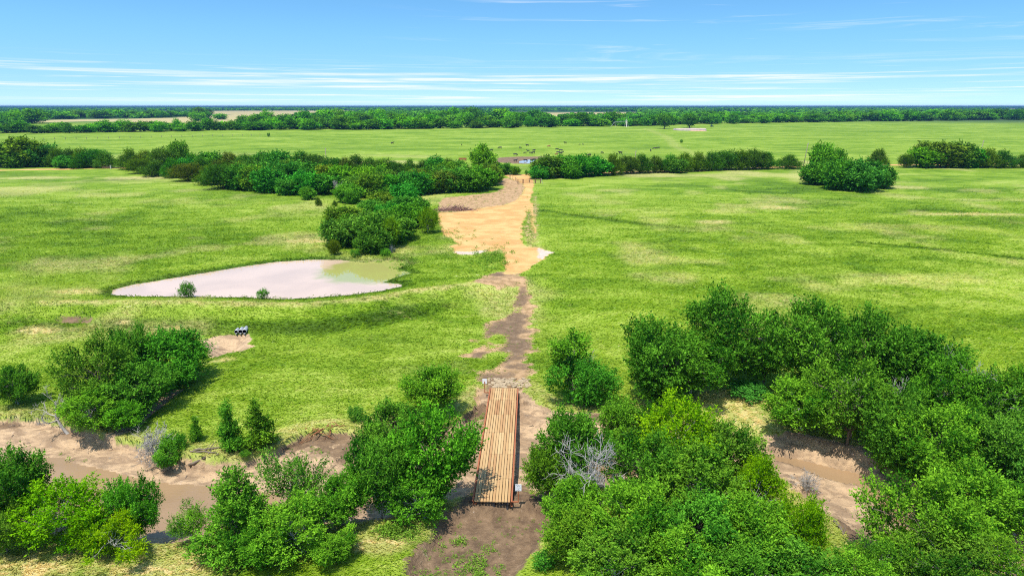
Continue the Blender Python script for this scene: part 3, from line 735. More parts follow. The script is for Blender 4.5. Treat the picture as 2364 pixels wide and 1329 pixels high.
# ------------------------------------------------------------------ trees along the creek, one by one
BRIGHT, DEEP, BLUE, OLIVE, YEL = (1.35, 1.22, 1.0), (.78, .85, .9), (.75, .95, 1.5), (1.15, .95, .8), (1.7, 1.25, .7)
def creek_trees():
    T = tree
    # far bank, west of the bridge
    T('elm_tree', 'elm1', 45, 940, 846, 96, 'small dense green tree above the cut bank, left of the dead leaning tree', tint=DEEP)
    T('elm_tree', 'elm0', 242, 965, 782, 158, 'broad green tree forming the left half of the big thicket above the creek')
    T('thicket_tree', 'dense0', 392, 912, 772, 190, 'round glossy tree at the right end of the big thicket, nearest the drain gully')
    T('elm_tree', 'elm3', 305, 900, 762, 120, 'tall narrow tree rising at the back of the big thicket above the creek', full=False)
    T('elm_tree', 'elm2', 330, 975, 850, 150, 'mid green tree low in the middle of the big thicket above the creek')
    T('elm_tree', 'elm1', 225, 1010, 905, 128, 'bright leafy tree at the foot of the big thicket, on the creek bank edge', tint=BRIGHT)
    T('elm_tree', 'elm4', 300, 1000, 930, 96, 'small drooping tree at the foot of the big thicket over shaded sand')
    T('thicket_tree', 'dense2', 402, 1088, 1012, 96, 'bushy bright green tree tangled around a dead one at the water', tint=BRIGHT)
    T('sapling', 'slim0', 455, 1022, 963, 36, 'little thin sapling on the grass between the dead tree and two slim trees')
    T('slim_tree', 'slim0', 535, 1045, 930, 66, 'slim upright tree on the bank edge, left one of a pair')
    T('slim_tree', 'slim1', 601, 1040, 926, 74, 'slim upright tree on the bank edge, right one of a pair, beside the cut bank')
    T('bush', 'bush0', 566, 1062, 1040, 26, 'tiny green shoot on the sand below the pair of slim trees')
    T('bush', 'bush1', 826, 975, 938, 44, 'small dark bush on the rim of the cut bank')
    T('elm_tree', 'elm4', 1005, 966, 850, 132, 'rounded bright green tree left of the far end of the bridge', tint=BRIGHT)
    T('elm_tree', 'elm0', 900, 1085, 935, 160, 'tree at the back of the clump left of the bridge, beside the bare bank')
    T('elm_tree', 'elm2', 1000, 1190, 955, 192, 'largest tree of the clump left of the bridge, reaching over the deck rail')
    T('elm_tree', 'elm3', 880, 1218, 1020, 200, 'full green tree in the left part of the clump left of the bridge', tint=DEEP)
    T('elm_tree', 'elm1', 980, 1222, 1100, 165, 'low front tree of the clump left of the bridge, above the dirt ramp')
    T('elm_tree', 'airy0', 700, 1215, 1050, 165, 'airy grey green tree with open branches in front of the creek water', tint=(1.1, 1.05, 1.3))
    T('elm_tree', 'elm4', 790, 1236, 1100, 130, 'loose mid green tree between the airy tree and the clump left of the bridge')
    T('conical_tree', 'conic', 562, 1300, 1092, 200, 'tall pointed green tree standing in front of the creek water')
    T('elm_tree', 'elm1', 700, 1310, 1165, 190, 'bushy tree on the near bank right of the tall pointed tree', tint=BRIGHT)
    T('elm_tree', 'elm2', 620, 1318, 1200, 150, 'low spreading tree at the foot of the tall pointed tree')
    T('elm_tree', 'elm0', 775, 1320, 1235, 120, 'small bright tree on the near bank beside straw coloured grass', tint=BRIGHT)
    T('elm_tree', 'airy1', 450, 1262, 1166, 95, 'thin open tree leaning over the water left of the tall pointed tree')
    T('elm_tree', 'elm2', 50, 1250, 1044, 165, 'dark green tree in the lower left corner, the tallest one there', tint=DEEP)
    T('pale_tree', 'lime0', 152, 1282, 1122, 220, 'wide yellow green tree among the trees of the lower left corner')
    T('elm_tree', 'elm3', 308, 1252, 1108, 132, 'dark upright tree over the water, behind the yellow green trees')
    T('pale_tree', 'lime1', 295, 1300, 1185, 170, 'low golden green tree at the right end of the lower left group', tint=(1.25, 1.1, .8))
    T('elm_tree', 'elm0', 20, 1292, 1150, 130, 'half cropped green tree in the lower left corner, in front of the tallest one')
    T('pale_tree', 'lime2', 215, 1296, 1190, 130, 'small leafy yellow green tree low in the lower left group', tint=(.9, .95, .8))
    # far bank, east of the bridge
    T('elm_tree', 'scrag', 1322, 930, 762, 130, 'scraggly tree with a bare upper trunk and tufted top, right of the bridge')
    T('thicket_tree', 'dense1', 1338, 950, 830, 150, 'bushy green tree wrapped round the foot of the scraggly tree right of the bridge', tint=(.9, 1.1, 1.0))
    T('elm_tree', 'elm0', 1665, 905, 676, 230, 'tallest dark tree of the big grove right of the bridge', tint=DEEP)
    T('elm_tree', 'elm2', 1510, 945, 742, 190, 'left end tree of the big grove, dark green against the pasture', tint=DEEP)
    T('elm_tree', 'elm3', 1590, 930, 775, 190, 'full green tree between the left end and the tallest tree of the grove')
    T('elm_tree', 'elm4', 1530, 955, 870, 120, 'small low tree at the foot of the grove, left of the dry grass bank')
    T('elm_tree', 'elm1', 1860, 930, 700, 200, 'tall tree with a pointed leafy top left of centre in the grove')
    T('elm_tree', 'elm0', 1760, 905, 742, 150, 'mid green tree between the two tallest trees of the grove')
    T('elm_tree', 'elm2', 1985, 940, 722, 170, 'upright dark tree standing right of the pointed tree in the grove', tint=DEEP)
    T('elm_tree', 'elm4', 2085, 960, 768, 190, 'rounded tree on the pasture side of the grove, right of the upright dark tree', tint=DEEP)
    T('bush', 'bush0', 1728, 925, 882, 100, 'low bluish green bush beside the dry grass bank', tint=BLUE)
    T('elm_tree', 'elm3', 1845, 1052, 880, 190, 'bright green tree over the dry bank and creek, throwing shade on the sand', tint=BRIGHT)
    T('elm_tree', 'elm0', 1950, 1062, 840, 190, 'leafy tree behind the bare branches in the middle of the grove')
    T('thicket_tree', 'dense1', 2050, 1095, 905, 200, 'glossy green tree above the creek, right of the shaded sand')
    T('elm_tree', 'elm1', 2160, 1010, 825, 180, 'mid green tree on the pasture edge behind the bare twigs of the grove')
    T('elm_tree', 'airy0', 2255, 1030, 850, 180, 'thin topped tree with grey twigs showing, on the pasture edge of the grove')
    T('elm_tree', 'elm4', 2345, 1040, 855, 160, 'tree at the right edge of the photo, on the pasture side of the grove')
    T('elm_tree', 'elm2', 2150, 1135, 940, 210, 'broad green tree in the right part of the grove above the creek bend', tint=BRIGHT)
    T('elm_tree', 'elm3', 2275, 1150, 965, 210, 'big mid green tree near the right edge, behind the shaded creek bend')
    T('elm_tree', 'elm0', 2095, 1165, 1020, 120, 'dark tree right at the water of the creek bend', tint=DEEP)
    T('thicket_tree', 'dense0', 2358, 1160, 1000, 150, 'grey green tree cut by the right edge of the photo', tint=(1.1, 1.05, 1.4))
    # near bank, east of the bridge
    T('elm_tree', 'elm1', 1310, 1165, 955, 180, 'dark green tree closest to the bridge on its right side')
    T('elm_tree', 'elm4', 1262, 1180, 1035, 110, 'leafy low tree leaning towards the bridge, beside the small white sign')
    T('elm_tree', 'elm3', 1440, 1090, 925, 170, 'tree with grey twigs behind the fallen dead tree', tint=(1.05, 1, .9))
    T('pale_tree', 'lime0', 1560, 1130, 925, 210, 'lime green tree at the top of the clump right of the bridge', tint=(1.05, 1.05, 1))
    T('elm_tree', 'elm2', 1665, 1145, 975, 170, 'deep green tree beside the creek, right of the lime green tree')
    T('elm_tree', 'elm0', 1490, 1210, 1010, 190, 'green tree right behind the fallen dead tree', tint=DEEP)
    T('elm_tree', 'elm1', 1610, 1250, 1045, 230, 'large round tree in the middle of the clump right of the bridge')
    T('pale_tree', 'lime1', 1745, 1230, 1060, 200, 'yellowish tree near the creek in the clump right of the bridge', tint=(.85, .9, .8))
    T('elm_tree', 'elm4', 1320, 1255, 1110, 150, 'small fresh green tree below the dead tree, beside the ramp grass', tint=BRIGHT)
    T('elm_tree', 'elm0', 1345, 1345, 1190, 200, 'olive green tree at the edge of the ramp grass, low in the photo', tint=OLIVE)
    T('elm_tree', 'elm3', 1470, 1330, 1125, 220, 'full bright tree just below the fallen dead tree', tint=BRIGHT)
    T('elm_tree', 'elm2', 1600, 1340, 1150, 210, 'dense mid green tree in the lower middle of the clump right of the bridge')
    T('elm_tree', 'elm4', 1715, 1340, 1165, 200, 'leafy tree low in the clump, left of the sandy gap', tint=BRIGHT)
    T('pale_tree', 'lime2', 1845, 1345, 1160, 170, 'light green tree at the sandy gap beside the side pool', tint=(.8, .85, .8))
    T('elm_tree', 'elm1', 1430, 1420, 1240, 230, 'tree at the bottom edge, below the fallen dead tree')
    T('elm_tree', 'elm0', 1570, 1425, 1240, 220, 'bright tree at the bottom edge in the middle of the clump', tint=BRIGHT)
    T('elm_tree', 'elm3', 1700, 1420, 1250, 220, 'deep green tree at the bottom edge of the clump', tint=DEEP)
    T('elm_tree', 'elm2', 1830, 1425, 1255, 230, 'tree at the bottom edge left of the big round tree')
    T('bush', 'bush1', 1250, 1320, 1278, 60, 'low weedy bush beside the ramp at the bottom')
    # lower right
    T('elm_tree', 'elm0', 2112, 1350, 1114, 250, 'big round tree in the lower right, in front of the creek bend', tint=(1.25, 1.1, .9))
    T('elm_tree', 'elm4', 2225, 1290, 1085, 220, 'fresh green tree behind the big round tree in the lower right', tint=BRIGHT)
    T('elm_tree', 'elm1', 2330, 1280, 1120, 170, 'tree at the right edge above the brown patch of bank')
    T('elm_tree', 'airy0', 2030, 1390, 1245, 120, 'thin tree at the bottom beside the sandy gap')
    T('elm_tree', 'elm3', 2180, 1420, 1240, 230, 'tree at the bottom edge right of the big round tree')
    T('elm_tree', 'airy1', 2310, 1420, 1255, 200, 'sparse olive tree in the lower right corner', tint=OLIVE)
    T('elm_tree', 'elm2', 1960, 1440, 1290, 160, 'leafy tree at the bottom edge below the sandy gap', tint=BRIGHT)
    # beside the pond
    T('bush', 'bush0', 436, 688, 651, 38, 'small bushy shrub on the dam in front of the pond, larger of two')
    T('bush', 'bush1', 609, 692, 668, 28, 'small round shrub on the dam in front of the pond, smaller of two')

def dead_trees():
    def put(me, name, px, py, Hm, label, rz=0.0, sc=None, cat='dead tree'):
        g = on_ground(px, py); o = link(name, me, None, g); o.rotation_euler = (0, 0, rz)
        s = Hm; o.scale = (s, s, s); return tag(o, label, cat)
    a = dead_mesh('dead_tree', 11, (-.62, .1, .8), 2.0, .17, 4, .65, .5)
    put(a, 'dead_tree', 158, 1000, 1.0, 'bare grey dead tree leaning out over the creek bank', 0)
    b = dead_mesh('dead_tree_spread', 12, (-.3, 0, .9), 1.5, .085, 4, .9, .3, 3)
    put(b, 'dead_tree', 362, 1050, 1.15, 'bare pale dead tree beside the bushy tree at the water')
    c = dead_mesh('dead_tree_fallen', 15, (.45, .15, .8), 2.3, .11, 4, .8, .4, 2)
    put(c, 'dead_tree', 1338, 1195, 1.3, 'large bare dead tree lying over the green clump right of the bridge')
    d = dead_mesh('dead_tree_snag', 14, (.1, .1, 1), 2.2, .13, 4, .6, .6, 2)
    put(d, 'dead_tree', 1952, 1010, 1.25, 'bare grey branches standing in the middle of the grove')
    put(d, 'dead_tree', 2010, 1005, 1.1, 'second set of bare branches in the grove, right of the first', 2.1)
    put(d, 'dead_tree', 2215, 985, 1.35, 'pale bare twigs reaching above the grove at the pasture edge', 4.0)
    put(b, 'dead_tree', 1868, 1128, .62, 'small bare branch hanging over the creek beside the side pool', 1.1)
    put(b, 'dead_tree', 1490, 1030, .75, 'bare twigs above the lime green tree right of the bridge', 2.6)
    e = dead_mesh('dead_tree_small', 16, (0, 0, 1), 1.6, .12, 4, .45, .8, 3)
    put(e, 'dead_tree', 777, 452, 1.35, 'bare grey tree standing at the front of the cedar thicket')
    put(e, 'dead_tree', 1328, 915, 1.25, 'grey bare stem rising through the scraggly tree right of the bridge', .5)
    put(b, 'dead_tree', 905, 583, .55, 'brown leafless brush at the pond edge below the thicket', .5)
    lb = MB(); r = np.random.default_rng(5)
    def log(px, py, qx, qy, rad, label):
        p, q = on_ground(px, py), on_ground(qx, qy); m = MB(); k = twist(r, p + Vector((0, 0, rad)), q + Vector((0, 0, rad)), 6, .03, .03)
        m.tube(k, np.linspace(rad, rad * .55, 6), 7)
        d = Vector(k[3]); m.tube([d, d + Vector((.2, .3, .25)), d + Vector((.3, .6, .4))], [rad * .4, rad * .3, rad * .15], 5)
        tag(m.build('log', BARK, smooth=True), label, 'log')
    log(438, 1076, 505, 1050, .13, 'long dark fallen log lying on the sand bank')
    log(447, 1043, 512, 1034, .10, 'upper fallen log at the foot of the bank edge')
    log(440, 1050, 500, 1046, .08, 'thin fallen log just below the upper log')
    log(1925, 1205, 1975, 1260, .10, 'dark fallen branch on the sand in the gap of the lower right trees')
    # washed out roots under the turf of the cut bank
    for i, (px, py, n, lab) in enumerate([(730, 992, 6, 'reddish roots hanging out of the cut bank, left cluster'), (775, 985, 6, 'reddish roots hanging out of the cut bank, right cluster')]):
        m = MB()
        for k in range(n):
            p = on_ground(px + r.uniform(-26, 26), py - 2); q = on_ground(px + r.uniform(-50, 40), py + r.uniform(6, 24))
            m.tube(twist(r, p + Vector((0, 0, .1)), q + Vector((0, 0, .05)), 6, .05, .06), np.linspace(.045, .015, 6), 5)
        tag(m.build('exposed_root', ROOT, smooth=True), lab, 'roots')
ROOT = plain('red_root', (.30, .12, .05), .9, 0, .3, 5)

# ------------------------------------------------------------------ thickets and hedgerows in the middle distance
def scatter_trees():
    rng = random.Random(3)
    GP = {'thicket_tree': 'broadleaf trees of the thicket', 'cedar_tree': 'cedars of the thicket', 'elm_tree': 'light trees of the thicket'}
    def one(px, bottom, h, w, kinds, where, grp):
        key = rng.choice(kinds); nm = 'cedar_tree' if 'cedar' in key else ('thicket_tree' if 'dense' in key else ('pale_tree' if 'willow' in key or 'lime' in key else 'elm_tree'))
        look = {'cedar_tree': 'dark feathery cedar', 'thicket_tree': 'rounded glossy green tree', 'elm_tree': 'mid green leafy tree', 'pale_tree': 'pale green tree'}[nm]
        tint = (rng.uniform(.6, 1.5), rng.uniform(.8, 1.25), rng.uniform(.7, 1.4))
        tree(nm, key, px, bottom, bottom - h, w, f'{look} {where}', 'cedar' if nm == 'cedar_tree' else 'tree', f'{look}s {grp}', tint)
    D3 = ['mid_dense0', 'mid_dense1', 'mid_dense2']; E3 = ['mid_elm0', 'mid_elm1', 'mid_elm2']; C3 = ['mid_cedar0', 'mid_cedar1', 'mid_cedar2']
    # left hedgerow
    for px, b, h, w, kk in [(18, 386, 52, 60, D3), (62, 386, 62, 78, E3), (105, 386, 48, 55, D3), (135, 386, 40, 48, C3), (165, 386, 38, 44, C3), (192, 387, 40, 48, C3), (220, 388, 40, 46, C3), (245, 389, 36, 40, C3), (40, 388, 34, 50, D3), (150, 389, 26, 34, D3), (182, 390, 24, 36, C3)]:
        one(px, b, h * 1.08, w * 1.35, kk, 'in the hedgerow at the left edge of the pasture', 'in the left hedgerow')
    # long thicket that runs down towards the pond: its back row of cedars, then the mass
    back = [(300, 392, 44), (340, 394, 46), (375, 396, 48), (450, 398, 46), (490, 398, 46), (530, 400, 46), (570, 402, 48), (610, 403, 50), (650, 404, 52), (690, 404, 54), (730, 404, 46),
            (770, 405, 42), (800, 406, 40), (828, 406, 44), (858, 407, 44), (890, 407, 36), (915, 407, 36), (945, 408, 36), (975, 408, 38), (1005, 408, 40), (1035, 408, 40), (1062, 408, 38)]
    for px, b, h in back: one(px + rng.uniform(-6, 6), b, h + rng.uniform(-4, 5), h * rng.uniform(1.1, 1.5), C3 if rng.random() < .8 else D3, 'in the back row of the long thicket', 'in the back row of the thicket')
    mass = [(330, 402, 40), (360, 408, 40), (400, 412, 42), (440, 420, 44), (480, 428, 48), (520, 438, 54), (560, 440, 54), (595, 442, 56), (630, 446, 54), (430, 405, 36), (470, 410, 40), (510, 415, 44),
            (550, 418, 46), (590, 420, 48), (630, 424, 50), (670, 436, 56), (700, 452, 54), (740, 450, 50), (660, 452, 40), (670, 418, 46), (710, 428, 50), (750, 432, 48), (790, 438, 50), (820, 452, 46),
            (850, 458, 52), (880, 456, 54), (800, 470, 44), (840, 440, 46), (870, 430, 42), (900, 440, 44), (930, 450, 48), (960, 452, 52), (990, 450, 52), (1020, 448, 50), (1050, 446, 54), (1080, 444, 50),
            (1105, 440, 52), (1125, 430, 44), (1000, 430, 46), (1040, 428, 48), (1075, 426, 50), (970, 432, 42), (1100, 420, 40), (1140, 422, 30)]
    for px, b, h in mass: one(px + rng.uniform(-6, 6), b, h + rng.uniform(-5, 6), h * rng.uniform(1.25, 1.7), (D3 + D3 + E3) if px > 560 else (C3 + C3 + D3), 'in the long thicket behind the pond', 'in the long thicket')
    # the arm of the thicket that comes down to the pond
    arm = [(905, 478, 46), (940, 480, 50), (880, 494, 46), (925, 508, 52), (955, 500, 46), (865, 500, 40), (900, 520, 50), (945, 528, 58), (850, 560, 66), (800, 572, 62), (795, 535, 54), (880, 572, 74), (915, 560, 58), (860, 588, 56), (820, 555, 54), (905, 545, 50), (840, 530, 46), (880, 540, 50)]
    for px, b, h in arm: one(px, b, h + rng.uniform(-4, 4), h * rng.uniform(1.3, 1.65), D3 + D3 + E3, 'in the arm of the thicket that reaches the pond', 'in the thicket arm by the pond')
    T = tree
    T('pale_tree', 'mid_willow', 905, 575, 503, 46, 'yellow green tree among the dark trees at the pond', tint=(1.0, 1.0, .7))
    T('pale_tree', 'mid_willow', 989, 540, 482, 50, 'lone yellow green tree at the left edge of the sandy clearing', tint=(.95, .95, .6))
    T('pale_tree', 'mid_willow', 598, 442, 392, 56, 'pale weeping tree at the front edge of the long thicket')
    T('elm_tree', 'mid_elm0', 415, 385, 328, 44, 'single taller tree rising above the back of the long thicket', full=False)
    T('elm_tree', 'mid_elm1', 1110, 405, 337, 66, 'tall bright tree left of the farm gate', tint=BRIGHT)
    T('bush', 'mid_dense1', 1165, 404, 378, 44, 'low round bush standing alone left of the gate road', tint=(.95, .95, 1.1))
    T('bush', 'mid_elm2', 1190, 404, 385, 26, 'small bush beside the round bush at the gate road')
    T('bush', 'bush0', 1215, 404, 393, 11, 'tiny bush at the roadside behind the gate')
    T('bush', 'mid_dense2', 711, 462, 432, 38, 'small round bright bush in front of the thicket', tint=BRIGHT)
    T('bush', 'mid_cedar0', 735, 476, 456, 17, 'tiny young cedar in the grass in front of the thicket')
    T('bush', 'mid_cedar1', 773, 477, 463, 14, 'tiny round cedar in the grass beside the bare tree')
    T('bush', 'mid_dense0', 812, 472, 440, 34, 'round dark bush at the inner corner of the thicket')
    T('bush', 'bush1', 820, 596, 575, 26, 'small green shrub on the pond bank')
    T('bush', 'bush0', 890, 592, 573, 26, 'bright shrub at the water below the thicket arm', tint=BRIGHT)
    T('bush', 'mid_cedar2', 772, 590, 555, 30, 'thin brownish cedar on the pond bank left of the thicket arm', tint=(1.5, 1.0, .8))
    # right hedgerow
    for px, b, h, w, kk in [(1262, 412, 50, 60, D3), (1300, 411, 50, 60, E3), (1340, 409, 48, 56, D3), (1378, 407, 44, 52, D3), (1245, 414, 30, 40, D3), (1320, 413, 34, 44, D3)]:
        one(px, b, h, w * 1.25, kk, 'at the gate end of the right hedgerow', 'at the gate end of the right hedgerow')
    for px, b, h, w, kk in [(1414, 405, 44, 46, C3), (1446, 402, 38, 42, C3), (1480, 401, 40, 46, C3), (1512, 400, 36, 42, C3), (1545, 399, 38, 46, C3), (1578, 397, 40, 44, C3), (1610, 396, 40, 46, C3), (1642, 395, 40, 46, C3),
                            (1675, 393, 42, 48, C3), (1708, 393, 42, 52, C3), (1740, 392, 42, 52, C3), (1768, 391, 36, 40, C3), (1560, 400, 30, 36, D3)]:
        one(px, b, h * 1.08, w * 1.32, kk, 'in the cedar row of the right hedgerow', 'in the right hedgerow')
    T('cedar_tree', 'mid_cedar1', 1821, 391, 358, 60, 'broad low cedar standing alone between the cedar row and the leaning pole', 'cedar')
    T('cedar_tree', 'mid_cedar0', 2026, 388, 345, 54, 'pointed cedar right behind the round clump in the pasture', 'cedar')
    T('cedar_tree', 'mid_cedar2', 2090, 388, 357, 34, 'small pointed cedar left of the far right clump', 'cedar')
    for i, (px, b, h, w, kk) in enumerate([(2130, 388, 44, 56, E3), (2165, 388, 56, 80, E3), (2205, 388, 54, 60, D3), (2240, 388, 42, 46, D3), (2275, 388, 42, 56, C3), (2312, 388, 38, 50, C3), (2360, 388, 30, 36, C3), (2400, 388, 34, 40, C3)]):
        one(px, b, h * 1.05, w * 1.3, kk, 'in the hedgerow clump near the right edge', 'in the far right hedgerow clump')
    # round clump in the pasture
    T('elm_tree', 'mid_elm0', 1890, 420, 334, 62, 'tall tree at the back of the round clump in the pasture')
    T('elm_tree', 'mid_elm2', 1925, 412, 346, 44, 'second tall tree at the back of the round clump in the pasture')
    T('thicket_tree', 'mid_dense0', 1885, 428, 378, 72, 'rounded tree at the left end of the round clump in the pasture')
    T('thicket_tree', 'mid_dense1', 1930, 440, 372, 84, 'rounded tree at the front of the round clump in the pasture')
    T('thicket_tree', 'mid_dense2', 1985, 444, 372, 96, 'largest rounded tree of the round clump in the pasture', tint=(.9, 1.0, 1.4))
    T('thicket_tree', 'mid_dense0', 2030, 436, 382, 60, 'rounded tree at the right end of the round clump in the pasture')
    T('cedar_tree', 'mid_cedar1', 1945, 415, 366, 36, 'dark cedar poking out of the round clump in the pasture', 'cedar')
    # far pasture
    T('oak_tree', 'oak', 1533, 298, 262, 38, 'lone spreading tree in the far pasture, left of the earth pad', full=False, tint=DEEP)
    T('oak_tree', 'oak', 1592, 296, 262, 38, 'lone spreading tree right behind the earth pad in the far pasture', full=False, tint=(.65, .75, .8))
    T('bush', 'bush1', 620, 316, 307, 8, 'tiny bush at the far fence line')
    T('bush', 'bush0', 1573, 330, 322, 8, 'tiny bush beside the pasture track')

# ------------------------------------------------------------------ the far tree line (each tree) and the woods beyond (stuff)
def far_trees():
    rng = random.Random(12)
    def row(pts, step, hpx, wpx, label, grp, jit=3.0, keys=('far0', 'far1', 'far2', 'far3', 'far4'), skip=0.0, hazy=1.0):
        n = 0
        for (x0, y0), (x1, y1) in zip(pts[:-1], pts[1:]):
            k = max(1, int((x1 - x0) / step))
            for i in range(k):
                t = (i + rng.random()) / k
                if rng.random() < skip: continue
                px, py = x0 + (x1 - x0) * t, y0 + (y1 - y0) * t - rng.uniform(0, jit)
                h = hpx * rng.choice([.7, .8, .9, 1, 1, 1.05, 1.25]); w = wpx * rng.uniform(.8, 1.4)
                v = rng.uniform(.65, 1.5)
                tree('woodland_tree', rng.choice(keys), px, py, py - h, w, label, 'tree', grp, (v * rng.uniform(.8, 1.25), v * rng.uniform(.95, 1.08), rng.uniform(.7, 1.4)), full=False); n += 1
        return n
    A = 'leafy tree in the front row of the far tree line'
    B = 'leafy tree standing behind the front row of the far tree line'
    n = row([(-160, 313), (0, 310), (300, 306), (560, 302)], 17, 22, 36, A, 'front row of the far tree line')
    n += row([(560, 302), (600, 301), (900, 299), (1150, 296), (1430, 292)], 15, 25, 40, A, 'front row of the far tree line')
    n += row([(1430, 292), (1700, 286), (2000, 281), (2520, 277)], 15, 19, 36, A, 'front row of the far tree line')
    n += row([(560, 294), (700, 292), (900, 288), (1100, 287), (1260, 286)], 15, 27, 40, B, 'second row of the far tree line', 6)
    n += row([(1450, 280), (1700, 277), (2000, 275), (2520, 272)], 17, 15, 36, B, 'second row of the far tree line', 4)
    n += row([(-120, 294), (0, 290), (90, 286)], 16, 27, 46, 'tall tree at the left end beyond the far tree line', 'tall trees left beyond the far tree line', 5)
    n += row([(90, 277), (250, 274), (480, 272)], 12, 17, 30, 'tree in the row between the two straw coloured fields', 'trees between the straw fields', 5)
    n += row([(440, 280), (520, 278)], 22, 20, 28, 'tree standing at the edge of the straw coloured field', 'trees at the edge of the straw field')
    print('far trees', n)

def far_woods():
    """the woods out to the horizon read as one mass"""
    rng = np.random.default_rng(77); Vs = []; Ts = []
    n = 0
    q = RNG.random(60000)
    y = np.exp(rng.uniform(math.log(1500), math.log(17000), 30000)); x = rng.uniform(-1.05, 1.05, 30000) * y
    dens = fbm(x / 3.0, y, 420, 5, 3)
    fd = np.zeros_like(x)
    for f in tan_fields: fd = np.maximum(fd, ss(-25, 5, f.dist(x, y, 60)))
    # keep the view to the straw fields open: nothing tall right in front of them either
    keep = (dens > .47 - .05 * (y > 4000)) & (fd < .2)
    for f in tan_fields:
        keep &= ~((f.dist(x, y + 160 * (y / 1500), 60) > -5) & (y < f.hi[1]))
    x, y = x[keep], y[keep]; n = len(x)
    H = rng.uniform(7, 13, n) * (1 + .35 * (dens[keep] - .5)) * (y / 1500) ** .12; W = H * rng.uniform(1.1, 1.9, n) * (y / 1500) ** .25
    k = 34
    d = unit(rng.normal(size=(n, k, 3)) + np.array([0, 0, .35])); rr = .65 + .4 * rng.random((n, k, 1))
    c = np.stack([x, y, .5 * H], 1)[:, None] + d * rr * np.stack([W / 2, W / 2, H / 2], 1)[:, None]
    s = (W * .17)[:, None, None] * (.7 + .6 * rng.random((n, k, 1)))
    a = unit(rng.normal(size=(n, k, 3))); b = unit(np.cross(a, d + rng.normal(0, .4, d.shape)))
    a = unit(np.cross(d, b))
    V = np.stack([c - a * s, c + b * s, c + a * s, c - b * s], 2).reshape(-1, 3)
    tone = np.clip(rng.normal(.4, .2, (n, 1)) + rng.normal(0, .12, (n, k)), 0, 1).ravel()
    me = mesh_np('distant_woods', V, np.arange(len(V)).reshape(-1, 4), [LEAF['far']], {'tone': ('FLOAT', 'FACE', tone)})
    tag(link('distant_woods', me), 'distant woods fading blue out to the horizon', None, None, 'stuff')
    print('woods', n)
# ------------------------------------------------------------------ the plank bridge
RUST = plain('rusty_steel', (.36, .115, .045), .75, .2, .3, 4, .2)
STEEL = plain('dark_steel', (.07, .075, .085), .6, .5, .3, 4)
WHITE = plain('white_sheet', (.80, .80, .82), .5, 0, .05)
INK = plain('black_ink', (.02, .02, .025), .6)
DECK_Z = .35

def plank_material():
    m, nt = new_mat('deck_plank')
    t = nt.attr('tone').outputs['Fac']; p = nt.n('ShaderNodeTexCoord').outputs['Object']
    g = nt.noise(nt.scale(p, (9, .6, 9)), 1.5, 6.0, .7, .6); k = nt.noise(p, 1.2, 3.0)
    cr = nt.n('ShaderNodeValToRGB', {0: t}); e = cr.color_ramp
    e.elements[0].color = C(.29, .140, .052); e.elements[1].color = C(.50, .34, .155)
    for q, c in ((.3, C(.37, .190, .075)), (.6, C(.445, .270, .112))): x = e.elements.new(q); x.color = c
    c = nt.mix(nt.math('MULTIPLY', nt.ramp(g, .45, .75), .45), cr.outputs[0], C(.34, .19, .085))
    c = nt.mix(nt.math('MULTIPLY', nt.ramp(k, .55, .8), .25), c, C(.40, .30, .20))
    b = nt.n('ShaderNodeBump', {'Height': g, 'Strength': .3, 'Distance': .01})
    s = nt.n('ShaderNodeBsdfPrincipled', {'Base Color': c, 'Roughness': .8, 'Normal': b.outputs[0]})
    finish(nt, s.outputs[0]); return m

